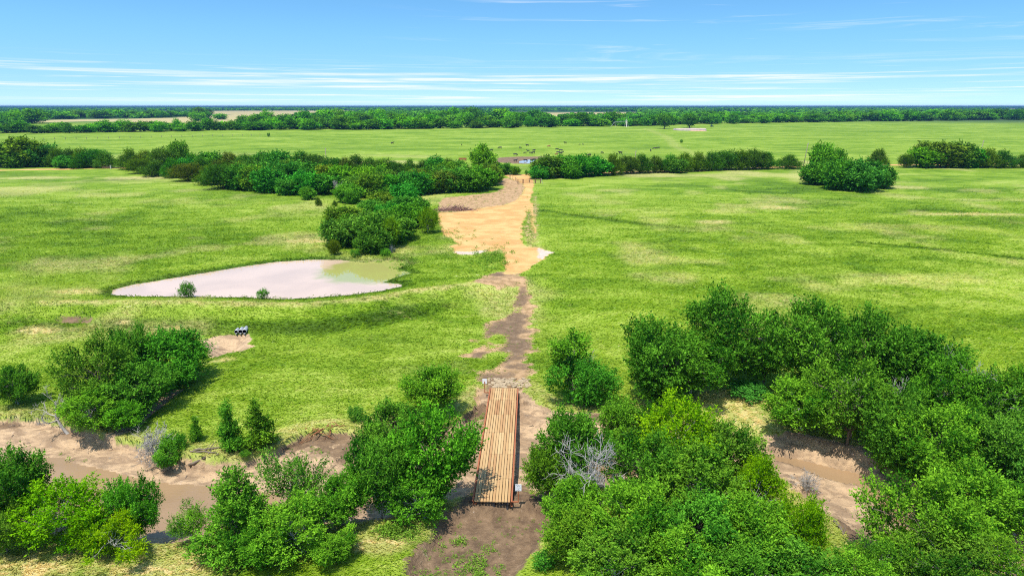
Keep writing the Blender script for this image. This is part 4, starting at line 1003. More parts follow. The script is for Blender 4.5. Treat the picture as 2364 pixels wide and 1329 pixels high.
def build_bridge():
    rng = random.Random(4)
    N0, N1 = at(1094.5, 1157, DECK_Z), at(1177.5, 1157, DECK_Z); F0, F1 = at(1133.5, 895, DECK_Z), at(1194, 895, DECK_Z)
    a = (N0 + N1) / 2; b = (F0 + F1) / 2
    w = ((N1 - N0).length + (F1 - F0).length) / 2; L = (b - a).length
    print('bridge', w, L)
    ang = math.atan2(-(b.x - a.x), b.y - a.y)
    root = link('plank_bridge', None, None, a); root.rotation_euler = (0, 0, ang)
    tag(root, 'timber plank bridge on rusty steel sides crossing the muddy creek', 'bridge')
    deck = MB(); nb = 12; bw = w / nb; gap = .037
    seams = [0, 3.15, 4.9 + .4, 9.0, 12.4, 16.0, L]
    seams = [0, 3.0, 6.6, 10.2, 13.6, 16.6, L]
    for i in range(nb):
        x = -w / 2 + bw * (i + .5)
        s2 = list(seams)
        if i in (6, 7): s2[1] -= 1.1                   # a few boards break elsewhere
        for k in range(len(s2) - 1):
            y0, y1 = s2[k] + .012, s2[k + 1] - .012
            t = min(1, max(0, rng.gauss(.58, .15) + (.14 if k == 2 else 0)))
            dz = rng.uniform(-.006, .006); r = rng.uniform(-.02, .02) if k == 0 else 0
            deck.box((x + rng.uniform(-.004, .004), (y0 + y1) / 2 - (r if k == 0 else 0), -.025 + dz), (bw - gap + rng.uniform(-.006, .006), y1 - y0, .05), None, t)
    deck.build('deck', plank_material(), root)
    for sx in (-1, 1):
        m = MB(); x = sx * (w / 2 + .045)
        m.box((x, L / 2, -.20), (.022, L - .1, .40)); m.box((x + sx * .055, L / 2, -.01 - .006), (.09, L - .1, .02)); m.box((x + sx * .055, L / 2, -.39), (.09, L - .1, .02))
        for k in range(13): m.box((x + sx * .045, .5 + k * (L - 1) / 12, -.2), (.066, .014, .356))
        m.build('side_beam', RUST, root)
    for k in range(14):
        m = MB(); y = .25 + k * (L - .5) / 13
        m.box((0, y, -.13), (w - .02, .07, .14)); m.build('crossbeam', STEEL, root)
    for (y, zs) in ((.22, -1.25), (L * .33, -3.1), (L * .68, -3.1), (L - .3, -.8)):
        for x in (-.46 * w, 0.05 * w, .42 * w):
            m = MB(); m.tube([(x, y, zs), (x, y, -.22)], .085, 10); m.build('post', STEEL if x > -.4 * w else RUST, root, smooth=False)
    m = MB(); m.bar((-.44 * w, .24, -.28), (.40 * w, .24, -1.02), .05); m.bar((-.40 * w, .3, -1.02), (.40 * w, .3, -.28), .05); m.build('brace', STEEL, root)
    M = root.matrix_basis.copy()
    def w2(p): return M @ Vector(p)
    from mathutils import Matrix
    M = Matrix.Translation(a) @ Matrix.Rotation(ang, 4, 'Z')
    # signs on brackets welded to the sides
    def sign(loc, side, label, written):
        o = link('bridge_sign', None, None, M @ Vector(loc)); o.rotation_euler = (0, 0, ang); tag(o, label, 'sign')
        ar = MB(); ar.box((side * .20, 0, -.04), (.52, .07, .07)); ar.build('bracket', RUST, o)
        p = MB(); p.box((side * .43, 0, .50), (.065, .065, 1.15)); p.build('post', RUST, o)
        pl = MB(); pl.box((side * .43, -.055 * written, 1.08), (.42, .016, .50)); q = pl.build('sign_plate', WHITE, o)
        if written > 0:
            tx = MB(); r = random.Random(9)
            rowsz = [(.20, [(-.13, .10), (.00, .11), (.11, .07)]), (.105, [(-.06, .10), (.06, .12)]), (0, [(-.14, .09), (-.04, .10), (.10, .14)]), (-.085, [(0, .09)]), (-.17, [(-.03, .30)])]
            for z, ws in rowsz:
                for cx, ww in ws:
                    n = max(2, int(ww / .024))
                    for i in range(n):
                        xx = side * .43 + cx - ww / 2 + ww * (i + .5) / n
                        hh = .052 * (1 if r.random() < .5 else .75)
                        tx.box((xx - .005, -.066, 1.08 + z), (.006, .004, hh)); tx.box((xx + .003, -.0664, 1.08 + z + r.choice((-1, 0, 1)) * hh * .38), (.013, .004, .009))
            tx.build('lettering', INK, q)
    sign((w / 2 + .12, .12, -.02), 1, 'small white sign with lines of black lettering at the near end of the bridge', 1)
    sign((-w / 2 - .12, L - 1.0, -.02), -1, 'small sign seen from behind at the far end of the bridge', -1)
    # broken stone at the far abutment
    r = np.random.default_rng(8); mm = MB()
    import bmesh
    V = []; F = []
    for k in range(150):
        px, py = r.uniform(1128, 1222), r.uniform(874, 895); p = on_ground(px, py); s = r.uniform(.05, .20)
        base = unit(r.normal(size=(8, 3))) ; o = len(V)
        cube = np.array([[i, j, l] for l in (-1, 1) for j in (-1, 1) for i in (-1, 1)], float) * s * np.array([1.3, .9, .5]) + r.normal(0, s * .22, (8, 3))
        c, s_ = math.cos(r.uniform(0, 6)), math.sin(r.uniform(0, 6))
        an = r.uniform(0, 6.28); c, s_ = math.cos(an), math.sin(an)
        for q in cube: V.append((p.x + q[0] * c - q[1] * s_, p.y + q[0] * s_ + q[1] * c, p.z + q[2] + s * .2))
        F += [tuple(o + i for i in f) for f in [(0, 2, 3, 1), (4, 5, 7, 6), (0, 1, 5, 4), (2, 6, 7, 3), (0, 4, 6, 2), (1, 3, 7, 5)]]
    me = bpy.data.meshes.new('rubble'); me.from_pydata(V, [], F); me.materials.append(plain('pale_stone', (.36, .27, .165), .9, 0, .2)); me.update()
    tag(link('rubble', me), 'pale broken stone scattered at the far end of the bridge', None, None, 'stuff')

# ------------------------------------------------------------------ small things about the ranch
PIPE = plain('galvanized_pipe', (.36, .37, .39), .45, .3, .08)
BLACK = plain('pipe_interior', (.012, .013, .03), .8)
POLEWOOD = plain('weathered_pole', (.21, .17, .13), .9, 0, .25)
GATE = plain('brown_gate_pipe', (.20, .105, .07), .7, .2, .2)

def build_ranch():
    # three pipes through the dam
    gp = on_ground(558, 768)
    for k, (px, py, r_, lab) in enumerate([(546.5, 763, .20, 'leftmost of the three drain pipes under the dam, slightly apart'), (556.5, 763, .24, 'middle one of the three drain pipes under the dam'), (565.5, 763, .25, 'rightmost of the three drain pipes under the dam')]):
        p = on_ground(px, 769); o = link('drain_pipe', None, None, Vector((p.x, p.y + .15, p.z + r_ * .9 + .12))); o.rotation_euler = (R(-6), 0, R(14))
        tag(o, lab, 'pipe', 'drain pipes under the dam')
        n = 20; mb = MB(); V = []; 
        for yy, rr in ((-.75, r_), (2.6, r_), (2.6, r_ * .86), (-.75, r_ * .86)):
            V.append([(math.cos(2 * math.pi * i / n) * rr, yy, math.sin(2 * math.pi * i / n) * rr) for i in range(n)])
        flat = [q for ring in V[:2] for q in ring]
        mb._add([q for ring in V for q in ring], [(a * n + i, a * n + (i + 1) % n, ((a + 1) % 4) * n + (i + 1) % n, ((a + 1) % 4) * n + i) for a in (0, 1, 3) for i in range(n)])
        mb.build('pipe_wall', PIPE, o, smooth=True)
        m2 = MB(); m2.tube([(0, -.70, 0), (0, 2.5, 0)], r_ * .857, n)
        m2.v = [v for v in m2.v]; m2.f = m2.f[:n] + [m2.f[-1]]
        m2.build('pipe_lining', BLACK, o)
        lip = MB(); lip.box((.02, -.82, -r_ * .93), (r_ * .7, .5, .06)); lip.build('apron', PIPE, o)
    # farm gate across the track
    A, B = on_ground(1195.6, 424.5), on_ground(1248, 423.5)
    o = link('farm_gate', None, None, A); tag(o, 'brown pipe farm gate with side panels across the dirt track', 'gate')
    d = B - A; ax = Vector((d.x, d.y, 0)); L = ax.length; ax.normalize(); o.rotation_euler = (0, 0, math.atan2(ax.y, ax.x))
    xs = [0, L * .22, L * .77, L]
    for x in xs:
        m = MB(); m.tube([(x, 0, -.3), (x, 0, 1.55)], .13, 8); m.build('gate_post', GATE, o)
    for nm, x0, x1 in (('side_panel', xs[0], xs[1]), ('gate_panel', xs[1] + .15, xs[1] + (xs[2] - xs[1]) * .5), ('gate_panel', xs[1] + (xs[2] - xs[1]) * .5 + .06, xs[2] - .15), ('side_panel', xs[2], xs[3])):
        m = MB()
        for z in (.25, .48, .72, .96, 1.2, 1.4): m.tube([(x0, 0, z), (x1, 0, z)], .045 if z in (.25, 1.4) else .03, 6)
        for x in (x0 + .03, x1 - .03): m.tube([(x, 0, .25), (x, 0, 1.4)], .045, 6)
        m.build(nm, GATE, o)
    m = MB(); m.box((xs[1] + (xs[2] - xs[1]) * .5 + .02, -.06, .85), (.24, .12, .5)); m.build('latch_box', INK, o)
    # posts by the gate
    for px, py, h, lab in [(1177, 413, 1.6, 'single wooden post left of the gate road'), (1253, 424, 1.7, 'leaning grey post at the right end of the gate')]:
        p = on_ground(px, py); q = link('fence_post', None, None, p); tag(q, lab, 'post')
        m = MB(); m.tube([(0, 0, -.3), (.02 if px < 1200 else -.55, 0, h)], [.1, .08], 8); m.build('post_shaft', POLEWOOD if px < 1200 else DEADWOOD, q)
        m = MB(); m.tube([(0, 0, .9), (0, 0, .96)], .12, 8); m.build('wire_band', STEEL, q)
    # utility poles
    for px, py, top, lean, lab in [(755, 397, 345, 0.0, 'thin upright utility pole above the long thicket'), (1854, 386, 333, .10, 'leaning utility pole left of the round clump'), (2256, 386, 327, .07, 'leaning utility pole above the hedgerow clump near the right edge'),
                              (1466, 388, 350, 0, 'short utility pole behind the cedar row')]:
        p = on_ground(px, py); D = depth_of(p); h = (py - top) * D / FPX / .98; q = link('utility_pole', None, None, p); tag(q, lab, 'utility pole')
        m = MB(); m.tube([(0, 0, -.5), (lean * h, 0, h)], [.17, .11], 8); m.build('pole', POLEWOOD, q, smooth=True)
        m = MB(); m.tube([(lean * h + .16, -.02, h - .45), (lean * h + .16, -.02, h + .12)], .09, 6); m.build('insulator', PIPE, q)
        m = MB(); m.box((lean * h + .08, -.02, h - .5), (.3, .08, .08)); m.build('bracket', STEEL, q)
    # brush pile
    c = on_ground(1048, 486); r = np.random.default_rng(3); m = MB()
    for k in range(190):
        x = r.normal(0, 2.4); y = r.normal(0, .6); z = max(.05, abs(r.normal(0, .42)) * math.exp(-(x / 3) ** 2)); dd = unit(r.normal(size=3) * np.array([1.6, .6, .45])); l = r.uniform(.5, 1.7)
        p0 = Vector((x, y, z)); m.tube(twist(r, p0 - Vector(dd) * l, p0 + Vector(dd) * l, 4, 0, .05), np.linspace(.07, .02, 4), 4, tone=float(r.random()))
    tag(m.build('brush_pile', plain('dry_brush', (.24, .13, .10), .9, 0, .3, 3, 0, .5), None, c), 'heap of reddish brown cleared brush at the edge of the sandy clearing', 'brush pile')
    # raised earth pad in the far pasture
    c = on_ground(1600, 302); rr = np.random.default_rng(6)
    n = 40; top = []; bot = []
    for i in range(n):
        a = 2 * math.pi * i / n; e = 1 + rr.normal(0, .04)
        sx, sy = 16.0, 15.0
        top.append((math.copysign(abs(math.cos(a)) ** .6, math.cos(a)) * sx * e, math.copysign(abs(math.sin(a)) ** .6, math.sin(a)) * sy * e, 1.7 + rr.normal(0, .12))); bot.append((top[-1][0] * 1.05, top[-1][1] * 1.05, -.4))
    o = link('earth_pad', None, None, c + Vector((0, 12, 0))); tag(o, 'flat raised pad of pale earth and rubble beside the lone trees', 'earth pad')
    m = MB(); m._add(top + [(0, 0, 2.2)], [(i, (i + 1) % n, n) for i in range(n)]); m.build('pad_top', plain('pale_earth', (.50, .39, .31), .95, 0, .15, .3), o)
    m = MB(); m._add(bot + top, [(i, (i + 1) % n, n + (i + 1) % n, n + i) for i in range(n)]); m.build('pad_side', plain('pad_rubble', (.36, .30, .26), .95, 0, .35, .4), o)
    m = MB(); m._add([(-1, -26, .03), (9, -25, .03), (13, -17, .05), (9, -13, .3), (-2, -13, .3), (-5, -19, .05)], [(0, 1, 2, 3, 4, 5)]); m.build('spilled_earth', plain('orange_earth', (.62, .36, .20), .95, 0, .15, .3), o)
    # tractor beside it
    p = on_ground(1643, 293); o = link('tractor', None, None, p); o.rotation_euler = (0, 0, R(8)); tag(o, 'small dark green tractor parked right of the earth pad', 'tractor')
    GREEN = plain('green_paint', (.03, .13, .07), .5); TYRE = plain('tyre', (.02, .02, .02), .9); GLASS = plain('cab_glass', (.10, .16, .20), .15)
    m = MB(); m.box((1.1, 0, 1.25), (2.0, .9, .8)); m.box((-.5, 0, 1.1), (1.4, 1.1, .7)); m.tube([(1.5, .2, 1.6), (1.5, .2, 2.5)], .06, 8); m.build('body', GREEN, o)
    m = MB(); m.box((-.55, 0, 2.1), (1.25, 1.2, 1.2)); m.build('cab', GLASS, o); m = MB(); m.box((-.55, 0, 2.76), (1.45, 1.4, .12)); m.build('roof', GREEN, o)
    for x, y, rad, wd in ((-.7, -.85, .85, .45), (-.7, .85, .85, .45), (1.7, -.7, .55, .3), (1.7, .7, .55, .3)):
        m = MB(); m.tube([(x, y - wd / 2, rad), (x, y + wd / 2, rad)], rad, 18); wl = m.build('wheel', TYRE, o); m = MB(); m.tube([(x, y - wd / 2 - .01, rad), (x, y + wd / 2 + .01, rad)], rad * .5, 12); m.build('rim', GREEN, wl)
    # irrigation tower with its lattice arm
    p = on_ground(1446.5, 294); o = link('irrigation_tower', None, None, p); tag(o, 'pale post with a long grey lattice arm in front of the far tree line', 'irrigation tower')
    PALE = plain('pale_metal', (.72, .62, .58), .6); GREYM = plain('grey_metal', (.42, .44, .46), .6)
    m = MB(); m.bar((0, 0, 0), (-.4, 0, 7.6), 1.0, .8); m.bar((2.2, 0, 0), (.9, 0, 7.0), .25); m.bar((-2.4, 0, 0), (-1.6, 0, 7.0), .25); m.build('tower_post', PALE, o)
    m = MB(); m.box((-.6, 0, 8.1), (3.4, .8, .5)); m.bar((-.6, 0, 8.2), (-.6, 0, 9.4), .9); m.build('tower_cap', GREYM, o)
    m = MB()
    for i in range(8): m.bar((-1 - i * 2.0, 0, 7.2 - .02 * i * i), (-3 - i * 2.0, 0, 7.2 - .02 * (i + 1) ** 2), .22); m.bar((-1 - i * 2.0, 0, 7.2 - .02 * i * i), (-2 - i * 2.0, 0, 6.0 - .02 * i * i), .12); m.bar((-2 - i * 2.0, 0, 6.0 - .02 * i * i), (-3 - i * 2.0, 0, 7.2 - .02 * (i + 1) ** 2), .12)
    m.bar((-15, 0, 6.1), (-20, 0, 0), .25); m.bar((-15, 0, 6.1), (-13, 0, 0), .2); m.build('lattice_arm', GREYM, o)
    # rusty trough shed by the tall tree
    p = on_ground(1068, 371); o = link('feed_trough', None, None, p); tag(o, 'low rusty brown feed trough left of the tall bright tree', 'trough')
    m = MB(); m.box((0, 0, .5), (3.6, 1.2, .12)); 
    for s in (-1, 1): m.box((0, s * .6, .85), (3.6, .1, .8)); m.box((s * 1.8, 0, .85), (.1, 1.1, .8))
    m.build('trough_body', RUST, o)
    for x in (-1.4, 1.4):
        for y in (-.45, .45): m = MB(); m.box((x, y, .22), (.14, .14, .5)); m.build('leg', RUST, o)
    # far fence line
    def fence(pts, step, h, label, mat=POLEWOOD, w=.26):
        m = MB(); prev = None; P = [on_ground(*q) for q in pts]
        for a, b in zip(P[:-1], P[1:]):
            n = max(1, int((b - a).length / step))
            for i in range(n):
                q = a.lerp(b, i / n); q.z = hgt(q.x, q.y); m.box(q + Vector((0, 0, h / 2 - .1)), (w, w, h + .2))
                if prev:
                    for zz in (.4, .75, 1.05): m.bar(prev + Vector((0, 0, zz * h / 1.25)), q + Vector((0, 0, zz * h / 1.25)), .02)
                prev = q
        tag(m.build('wire_fence', mat), label, 'fence')
    fence([(50, 324), (200, 321), (420, 317), (560, 314), (640, 312)], 7, 1.5, 'wire fence with wooden posts crossing the far pasture below the tree line')
    fence([(1196, 424), (1190, 418), (1178, 412), (1150, 411)], 3, 1.4, 'short wire fence from the gate to the roadside', POLEWOOD, .12)
    # gate stub at the left hedgerow gap
    p = on_ground(256, 390); o = link('gate_stub', None, None, p); tag(o, 'short brown rail fence stub at the end of the left hedgerow', 'fence')
    m = MB(); m.box((0, 0, .7), (.35, .35, 1.6)); m.build('end_post', DEADWOOD, o); m = MB(); m.box((-1.9, 0, .95), (3.4, .1, .18)); m.box((-1.9, 0, .5), (3.4, .1, .18)); m.build('rail', GATE, o)
    # farmhouses far off
    for px, py, lab, roofc in [(1812, 253, 'white house with a reddish roof far off among the woods', (.55, .28, .22)), (1834, 252.5, 'small pale house far off, right of the red roofed house', (.55, .5, .48))]:
        p = at(px, py, 1.0); o = link('farmhouse', None, None, Vector((p.x, p.y, 0))); tag(o, lab, 'house')
        k = 1.0 if px < 1820 else .7
        m = MB(); m.box((0, 0, 5 * k), (16 * k, 10 * k, 10 * k)); m.build('wall', WHITE, o)
        m = MB(); a, b2, z0, z1 = 9 * k, 6 * k, 10 * k, 15 * k
        m._add([(-a, -b2, z0), (a, -b2, z0), (a, b2, z0), (-a, b2, z0), (-a, 0, z1), (a, 0, z1)], [(0, 1, 5, 4), (2, 3, 4, 5), (0, 4, 3), (1, 2, 5), (3, 2, 1, 0)]); m.build('roof', plain('roof_tin', roofc, .6), o)

def build_debris():
    rng = np.random.default_rng(31); m = MB()
    for k in range(420):
        if k % 3: px, py = rng.uniform(0, 860), rng.uniform(955, 1120)
        else: px, py = rng.uniform(1060, 1480), rng.uniform(890, 1040)
        if k % 7 == 0: px, py = rng.uniform(1700, 2010), rng.uniform(1030, 1200)
        p = at(px, py, -.9); x = np.array([p.x]); y = np.array([p.y])
        if channel.dist(x, y, 25)[0] < .4 or creek.dist(x, y)[0] > -.1: continue
        p.z = hgt(p.x, p.y); l = rng.uniform(.15, .8); an = rng.uniform(0, 6.28); d = Vector((math.cos(an), math.sin(an), rng.normal(0, .12))) * l
        if rng.random() < .3:
            r = rng.uniform(.04, .12); V = [Vector(v) * r for v in ((1, 0, 0), (-.9, .1, 0), (0, 1.1, 0), (.1, -.8, 0), (0, 0, .7), (0, 0, -.5))]
            m._add([p + v for v in V], [(0, 2, 4), (2, 1, 4), (1, 3, 4), (3, 0, 4), (2, 0, 5), (1, 2, 5), (3, 1, 5), (0, 3, 5)], float(rng.random()))
        else: m.tube(twist(rng, p + Vector((0, 0, .04)), p + d + Vector((0, 0, .04)), 4, .02, .08), np.linspace(.035, .012, 4), 4, tone=float(rng.random()))
    tag(m.build('bank_litter', plain('bank_litter', (.20, .15, .11), .9, 0, .3, 3, 0, .6)), 'dark sticks and stones littering the creek banks', None, None, 'stuff')

# ------------------------------------------------------------------ cattle
def cow_mesh(name, grazing, mat):
    """one continuous skinned body: joints laid out as edges, a radius at each"""
    V = []; E = []; Rr = []
    def v(p, r, to=None):
        V.append(p); Rr.append(r)
        if to is not None: E.append((to, len(V) - 1))
        return len(V) - 1
    hip = v((-.72, 0, 1.12), (.27, .32)); mid = v((-.1, 0, 1.02), (.34, .38), hip); sh = v((.52, 0, 1.08), (.28, .36), mid)
    rump = v((-1.0, 0, 1.12), (.18, .22), hip); t1 = v((-1.12, 0, .95), (.05, .05), rump); v((-1.14, 0, .45), (.035, .035), t1)
    if grazing: nk = v((.95, .03, .86), (.17, .22), sh); hd = v((1.2, .05, .48), (.13, .16), nk); v((1.34, .06, .16), (.085, .10), hd)
    else: nk = v((.92, .03, 1.32), (.17, .22), sh); hd = v((1.2, .06, 1.5), (.14, .16), nk); v((1.52, .08, 1.34), (.085, .095), hd)
    for s in (-1, 1):
        v((V[hd][0] - .06, V[hd][1] + s * .26, V[hd][2] + .08), (.045, .06), hd)            # ears
        a = v((-.78, s * .2, .86), (.13, .18), hip); b = v((-.66, s * .2, .62), (.09, .11), a); c = v((-.84, s * .2, .42), (.06, .07), b); v((-.78, s * .2, .02), (.055, .06), c)
        a = v((.50, s * .18, .78), (.11, .14), sh); b = v((.54, s * .18, .42), (.065, .075), a); v((.50, s * .18, .02), (.05, .06), b)
    me = bpy.data.meshes.new('tmp'); me.from_pydata(V, E, []); o = bpy.data.objects.new('tmp', me); col.objects.link(o)
    m = o.modifiers.new('s', 'SKIN'); m.use_smooth_shade = True
    for i, sv in enumerate(me.skin_vertices[0].data): sv.radius = Rr[i]; sv.use_root = (i == 0)
    o.modifiers.new('d', 'SUBSURF').levels = 1; o.modifiers['d'].render_levels = 1
    dg = bpy.context.evaluated_depsgraph_get(); dg.update()
    out = bpy.data.meshes.new_from_object(o.evaluated_get(dg)); out.name = name
    bpy.data.objects.remove(o); out.materials.clear(); out.materials.append(mat)
    return out

def build_cattle():
    BK = plain('black_hide', (.012, .011, .012), .6, 0, .2); BR = plain('red_brown_hide', (.30, .115, .045), .7, 0, .2)
    me = [cow_mesh('cow_grazing', True, BK), cow_mesh('cow_standing', False, BK)]
    mr = [cow_mesh('cow_red_grazing', True, BR), cow_mesh('cow_red_standing', False, BR)]
    rng = random.Random(2)
    G = 'black cattle on the far pasture'
    plain_l = 'black cow among the scattered herd on the far pasture'
    L = [(906, 333, 1.15, 1, 'black cow standing far apart at the left of the herd'), (1066, 336, .9, 0, 'black cow facing away, second from the left of the herd'), (1134, 349, 1, 0, 'black cow above the tall bright tree, lower one'), (1154, 344, 1.15, 0, 'black cow grazing above the tall bright tree, higher one'),
         (1190, 360, 1.1, 0, 'black cow grazing just above the dark mud bank of the far pond'), (1201, 343, .85, 0, plain_l), (1217, 338, 1, 1, plain_l), (1212, 355, .8, 0, plain_l), (1219, 351, .85, 1, plain_l), (1233, 350, .95, 1, plain_l),
         (1226, 355, .85, 0, plain_l), (1231, 355, 1, 0, plain_l), (1305, 332, 1, 1, 'black cow standing uppermost on the pasture slope'), (1286, 347, 1, 0, 'black cow just above the tight cluster of cows'), (1295, 350, 1.1, 0, 'black cow in the tight cluster, uppermost one'),
         (1289, 355, 1.1, 0, 'black cow in the tight cluster, left one'), (1295, 357, 1.15, 1, 'black cow in the tight cluster, lower right one'), (1360, 361, 1.1, 0, 'black cow grazing right above the hedgerow top'), (1390, 355, .9, 0, plain_l), (1424, 357, .6, 1, 'black calf beside a larger cow'),
         (1432, 356, 1.1, 1, 'black cow beside a small calf'), (1502, 350, .95, 1, 'black cow seen end on, left of a pair'), (1511, 345, 1, 0, 'black cow of the rightmost pair, left one'), (1519, 344, 1, 0, 'black cow of the rightmost pair, right one'), (1338, 335, .6, 0, 'small black calf high on the slope, left of another'), (1346, 335, .6, 1, 'small black calf high on the slope, right of another')]
    for i, (px, py, s, k, lab) in enumerate(L):
        p = on_ground(px, py); o = link('cow', me[0 if k == 0 else 1], None, p); s *= .92; o.scale = (s, s, s)
        o.rotation_euler = (0, 0, R(90) if ('end on' in lab or 'facing away' in lab) else rng.choice([0, 180]) / 57.3 + rng.uniform(-.5, .5))
        tag(o, lab, 'cow', G)
    for px, py, s, k, lab in [(1267, 340, 1.1, 0, 'red brown cow grazing among the black ones'), (1285, 358, .9, 0, 'red brown calf at the left of the tight cluster')]:
        p = on_ground(px, py); o = link('cow', mr[k], None, p); o.scale = (s * .9,) * 3; o.rotation_euler = (0, 0, R(200)); tag(o, lab, 'cow')
    for px, py, k, lab in [(1190, 374, 1, 'cow standing at the left shore of the far pond'), (1213, 373, 0, 'cow wading in the middle of the far pond'), (1228, 373, 1, 'cow wading at the right of the far pond, left of another'), (1232, 372.5, 0, 'cow wading at the right of the far pond, beside the hedgerow')]:
        p = on_ground(px, py); o = link('cow', me[k], None, p); o.scale = (.85,) * 3; o.rotation_euler = (0, 0, R(20)); tag(o, lab, 'cow', 'cattle at the far pond')

# ------------------------------------------------------------------ weeds on the worn ground
def build_weeds():
    rng = np.random.default_rng(9); P = []; S = []
    def spot(px, py, n, spx, spy, s0, s1):
        for k in range(n):
            a, b = rng.normal(px, spx), rng.normal(py, spy)
            p = at(a, b, -.3 if b > 1150 else .6); z = hgt(p.x, p.y); P.append((p.x, p.y, z)); S.append(rng.uniform(s0, s1))
    spot(1100, 1300, 55, 26, 16, .14, .34); spot(1040, 1270, 70, 34, 30, .06, .2); spot(1060, 1240, 12, 5, 5, .15, .3); spot(1130, 1262, 14, 8, 8, .12, .26); spot(1010, 1320, 40, 30, 10, .08, .24); spot(1190, 1210, 40, 45, 25, .04, .13)
    spot(1170, 760, 40, 30, 40, .05, .16); spot(940, 1240, 30, 30, 14, .2, .42); spot(898, 1238, 26, 8, 6, .3, .6); spot(1110, 945, 22, 12, 10, .15, .35); spot(1000, 560, 120, 45, 14, .2, .5); spot(1130, 610, 160, 22, 14, .25, .6)
    spot(1222, 530, 60, 8, 25, .2, .5); spot(1100, 455, 60, 50, 14, .15, .4); spot(900, 612, 60, 26, 8, .2, .5); spot(80, 1012, 10, 50, 6, .15, .35); spot(720, 1005, 14, 40, 8, .1, .25); spot(930, 625, 90, 18, 14, .2, .45); spot(600, 606, 40, 90, 4, .15, .35); spot(700, 694, 60, 180, 3, .12, .3); spot(430, 636, 30, 60, 5, .15, .35)
    P = np.array(P); S = np.array(S); k = 26; n = len(P)
    d = unit(rng.normal(size=(n, k, 3)) * np.array([1, 1, .5]) + np.array([0, 0, .8])); c = P[:, None] + d * S[:, None, None] * rng.uniform(.2, 1, (n, k, 1))
    a = unit(d + rng.normal(0, .5, d.shape)); nn = unit(rng.normal(0, .5, d.shape) + np.array([0, 0, 1.])); b = unit(np.cross(a, nn)); s = S[:, None, None] * .42
    V = np.stack([c, c + a * s * .5 + b * s * .28, c + a * s, c + a * s * .5 - b * s * .28], 2).reshape(-1, 3)
    tone = np.clip(rng.normal(.5, .25, n * k), 0, 1)
    me = mesh_np('weeds', V, np.arange(len(V)).reshape(-1, 4), [leaf_material('weed_leaf', (.085, .20, .015), (.26, .42, .05))], {'tone': ('FLOAT', 'FACE', tone)})
    tag(link('weeds', me), 'broad leaved weeds sprouting on the bare ground', None, None, 'stuff')

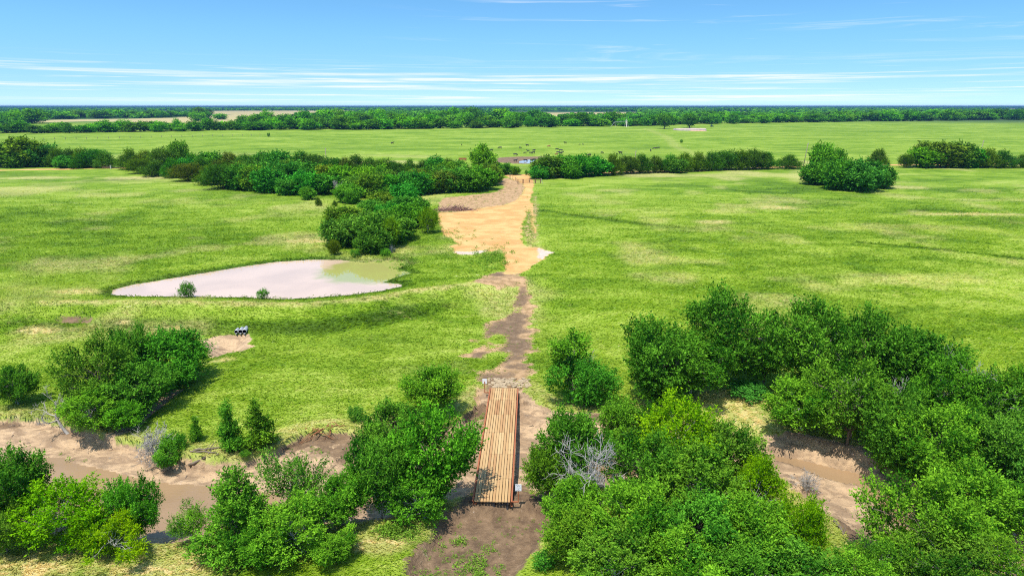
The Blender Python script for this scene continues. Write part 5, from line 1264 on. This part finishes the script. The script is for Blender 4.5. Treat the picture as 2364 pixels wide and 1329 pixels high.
# ------------------------------------------------------------------ camera, light, sky, air
def build_camera_light():
    cam = bpy.data.cameras.new('camera'); cam.sensor_width = 36.0; cam.lens = FPX / 2364.0 * 36.0; cam.clip_start = .5; cam.clip_end = 90000
    o = bpy.data.objects.new('camera', cam); col.objects.link(o); o.location = (0, 0, CAM_Z); o.rotation_euler = (R(90) - PITCH, 0, 0)
    scene.camera = o
    EL = R(69.0); hx, hy = -.50, -.866
    s = Vector((hx * math.cos(EL), hy * math.cos(EL), math.sin(EL)))
    sun = bpy.data.lights.new('sun', 'SUN'); sun.energy = 4.8; sun.angle = R(.5); sun.color = (1.0, .955, .88)
    so = bpy.data.objects.new('sun', sun); col.objects.link(so); so.rotation_euler = s.to_track_quat('Z', 'Y').to_euler(); so.location = (0, 0, 60)
    w = bpy.data.worlds.new('World'); scene.world = w; w.use_nodes = True; t = w.node_tree; t.nodes.clear(); nt = NT(t)
    d = nt.n('ShaderNodeTexCoord').outputs['Generated']
    sep = nt.n('ShaderNodeSeparateXYZ', {0: d}); z = nt.math('MAXIMUM', sep.outputs[2], 0.0)
    up = nt.n('ShaderNodeCombineXYZ', {0: sep.outputs[0], 1: sep.outputs[1], 2: nt.math('MULTIPLY_ADD', z, 2.2, .085)}).outputs[0]
    up = nt.n('ShaderNodeVectorMath', {0: up}, operation='NORMALIZE').outputs[0]
    sky = nt.n('ShaderNodeTexSky', {'Vector': up} if False else None, sky_type='NISHITA', sun_disc=False, sun_elevation=EL, sun_rotation=math.atan2(hx, hy), altitude=200, air_density=1.0, dust_density=.6, ozone_density=1.6)
    t.links.new(up, sky.inputs['Vector'])
    skc = nt.n('ShaderNodeHueSaturation', {'Saturation': SKY_SAT, 'Value': SKY_VAL, 'Color': sky.outputs[0]}).outputs[0]
    skc = nt.mix(1.0, skc, nt.mix(nt.ramp(z, .0, .11), C(.88, .90, 1.0), C(1.10, 1.24, 1.10)), 'MULTIPLY')
    # thin streaks of high cloud
    v = nt.n('ShaderNodeCombineXYZ', {0: nt.math('MULTIPLY', sep.outputs[0], 1.6), 1: nt.math('MULTIPLY', sep.outputs[1], 1.0), 2: nt.math('MULTIPLY', z, 95.0)}).outputs[0]
    v2 = nt.n('ShaderNodeCombineXYZ', {0: nt.math('MULTIPLY', sep.outputs[0], 3.2), 1: sep.outputs[1], 2: nt.math('MULTIPLY_ADD', sep.outputs[0], 1.2, nt.math('MULTIPLY', z, 60.0))}).outputs[0]
    n1 = nt.noise(v, 1.35, 6.0, .62, .25); n2 = nt.noise(v2, 1.1, 5.0, .6, .8); n3 = nt.noise(nt.n('ShaderNodeVectorMath', {0: v, 1: (3.1, 7.7, 1.3)}, operation='ADD').outputs[0], 2.6, 6.0, .6, .2)
    low = nt.math('MULTIPLY', nt.ramp(z, .0, .012), nt.ramp(z, .072, .030))
    c1 = nt.math('MULTIPLY', nt.ramp(n1, .50, .72), low)
    c3 = nt.math('MULTIPLY', nt.math('MULTIPLY', nt.ramp(n3, .54, .72), low), .8)
    c2 = nt.math('MULTIPLY', nt.math('MULTIPLY', nt.ramp(n2, .54, .80), nt.math('MULTIPLY', nt.ramp(z, .035, .07), nt.ramp(sep.outputs[0], -.25, .15))), .6)
    cl = nt.math('MINIMUM', nt.math('ADD', nt.math('ADD', c1, c2), c3), .9)
    ccol = C(6.4, 6.6, 6.8)
    fin = nt.mix(cl, skc, ccol)
    bg = nt.n('ShaderNodeBackground', {'Color': fin, 'Strength': SKY_STR})
    out = nt.n('ShaderNodeOutputWorld'); t.links.new(bg.outputs[0], out.inputs[0])
    # air
    if HAZE:
        X = 86000.0; m = MB(); m.box((0, 13000, (31.5 - 6) / 2), (X, 30000, 31.5 + 6)); hz = m
        mat, n2_ = new_mat('haze_air')
        vol = n2_.n('ShaderNodeVolumePrincipled', {'Color': C(.13, .27, .55), 'Density': HAZE, 'Anisotropy': .2})
        oo = n2_.n('ShaderNodeOutputMaterial'); mat.node_tree.links.new(vol.outputs[0], oo.inputs['Volume'])
        tag(m.build('haze', mat), 'thin blue summer haze over the plain', None, None, 'stuff')
    scene.view_settings.view_transform = 'Standard'; scene.view_settings.look = 'None'; scene.view_settings.exposure = EXPOSURE; scene.view_settings.gamma = 1.0
    scene.render.engine = 'CYCLES'; c = scene.cycles
    c.max_bounces = 6; c.diffuse_bounces = 2; c.glossy_bounces = 2; c.transmission_bounces = 3; c.volume_bounces = 0; c.transparent_max_bounces = 8
    c.use_denoising = False; c.filter_width = 1.1
    try: c.denoiser = 'OPENIMAGEDENOISE'; c.denoising_input_passes = 'RGB_ALBEDO_NORMAL'
    except Exception: pass
    c.sample_clamp_indirect = 4.0
SKY_SAT, SKY_VAL, SKY_STR, HAZE, EXPOSURE = 1.25, 1.35, .13, 1.0e-4, .35

import time
T0 = time.time()
build_camera_light(); build_ground(); print('ground', time.time() - T0)
build_water(); build_protos(); print('protos', time.time() - T0)
creek_trees(); dead_trees(); scatter_trees(); far_trees(); far_woods(); print('trees', time.time() - T0)
build_bridge(); build_ranch(); build_cattle(); build_weeds(); build_debris(); print('things', time.time() - T0)
build_grass(); print('grass', time.time() - T0)
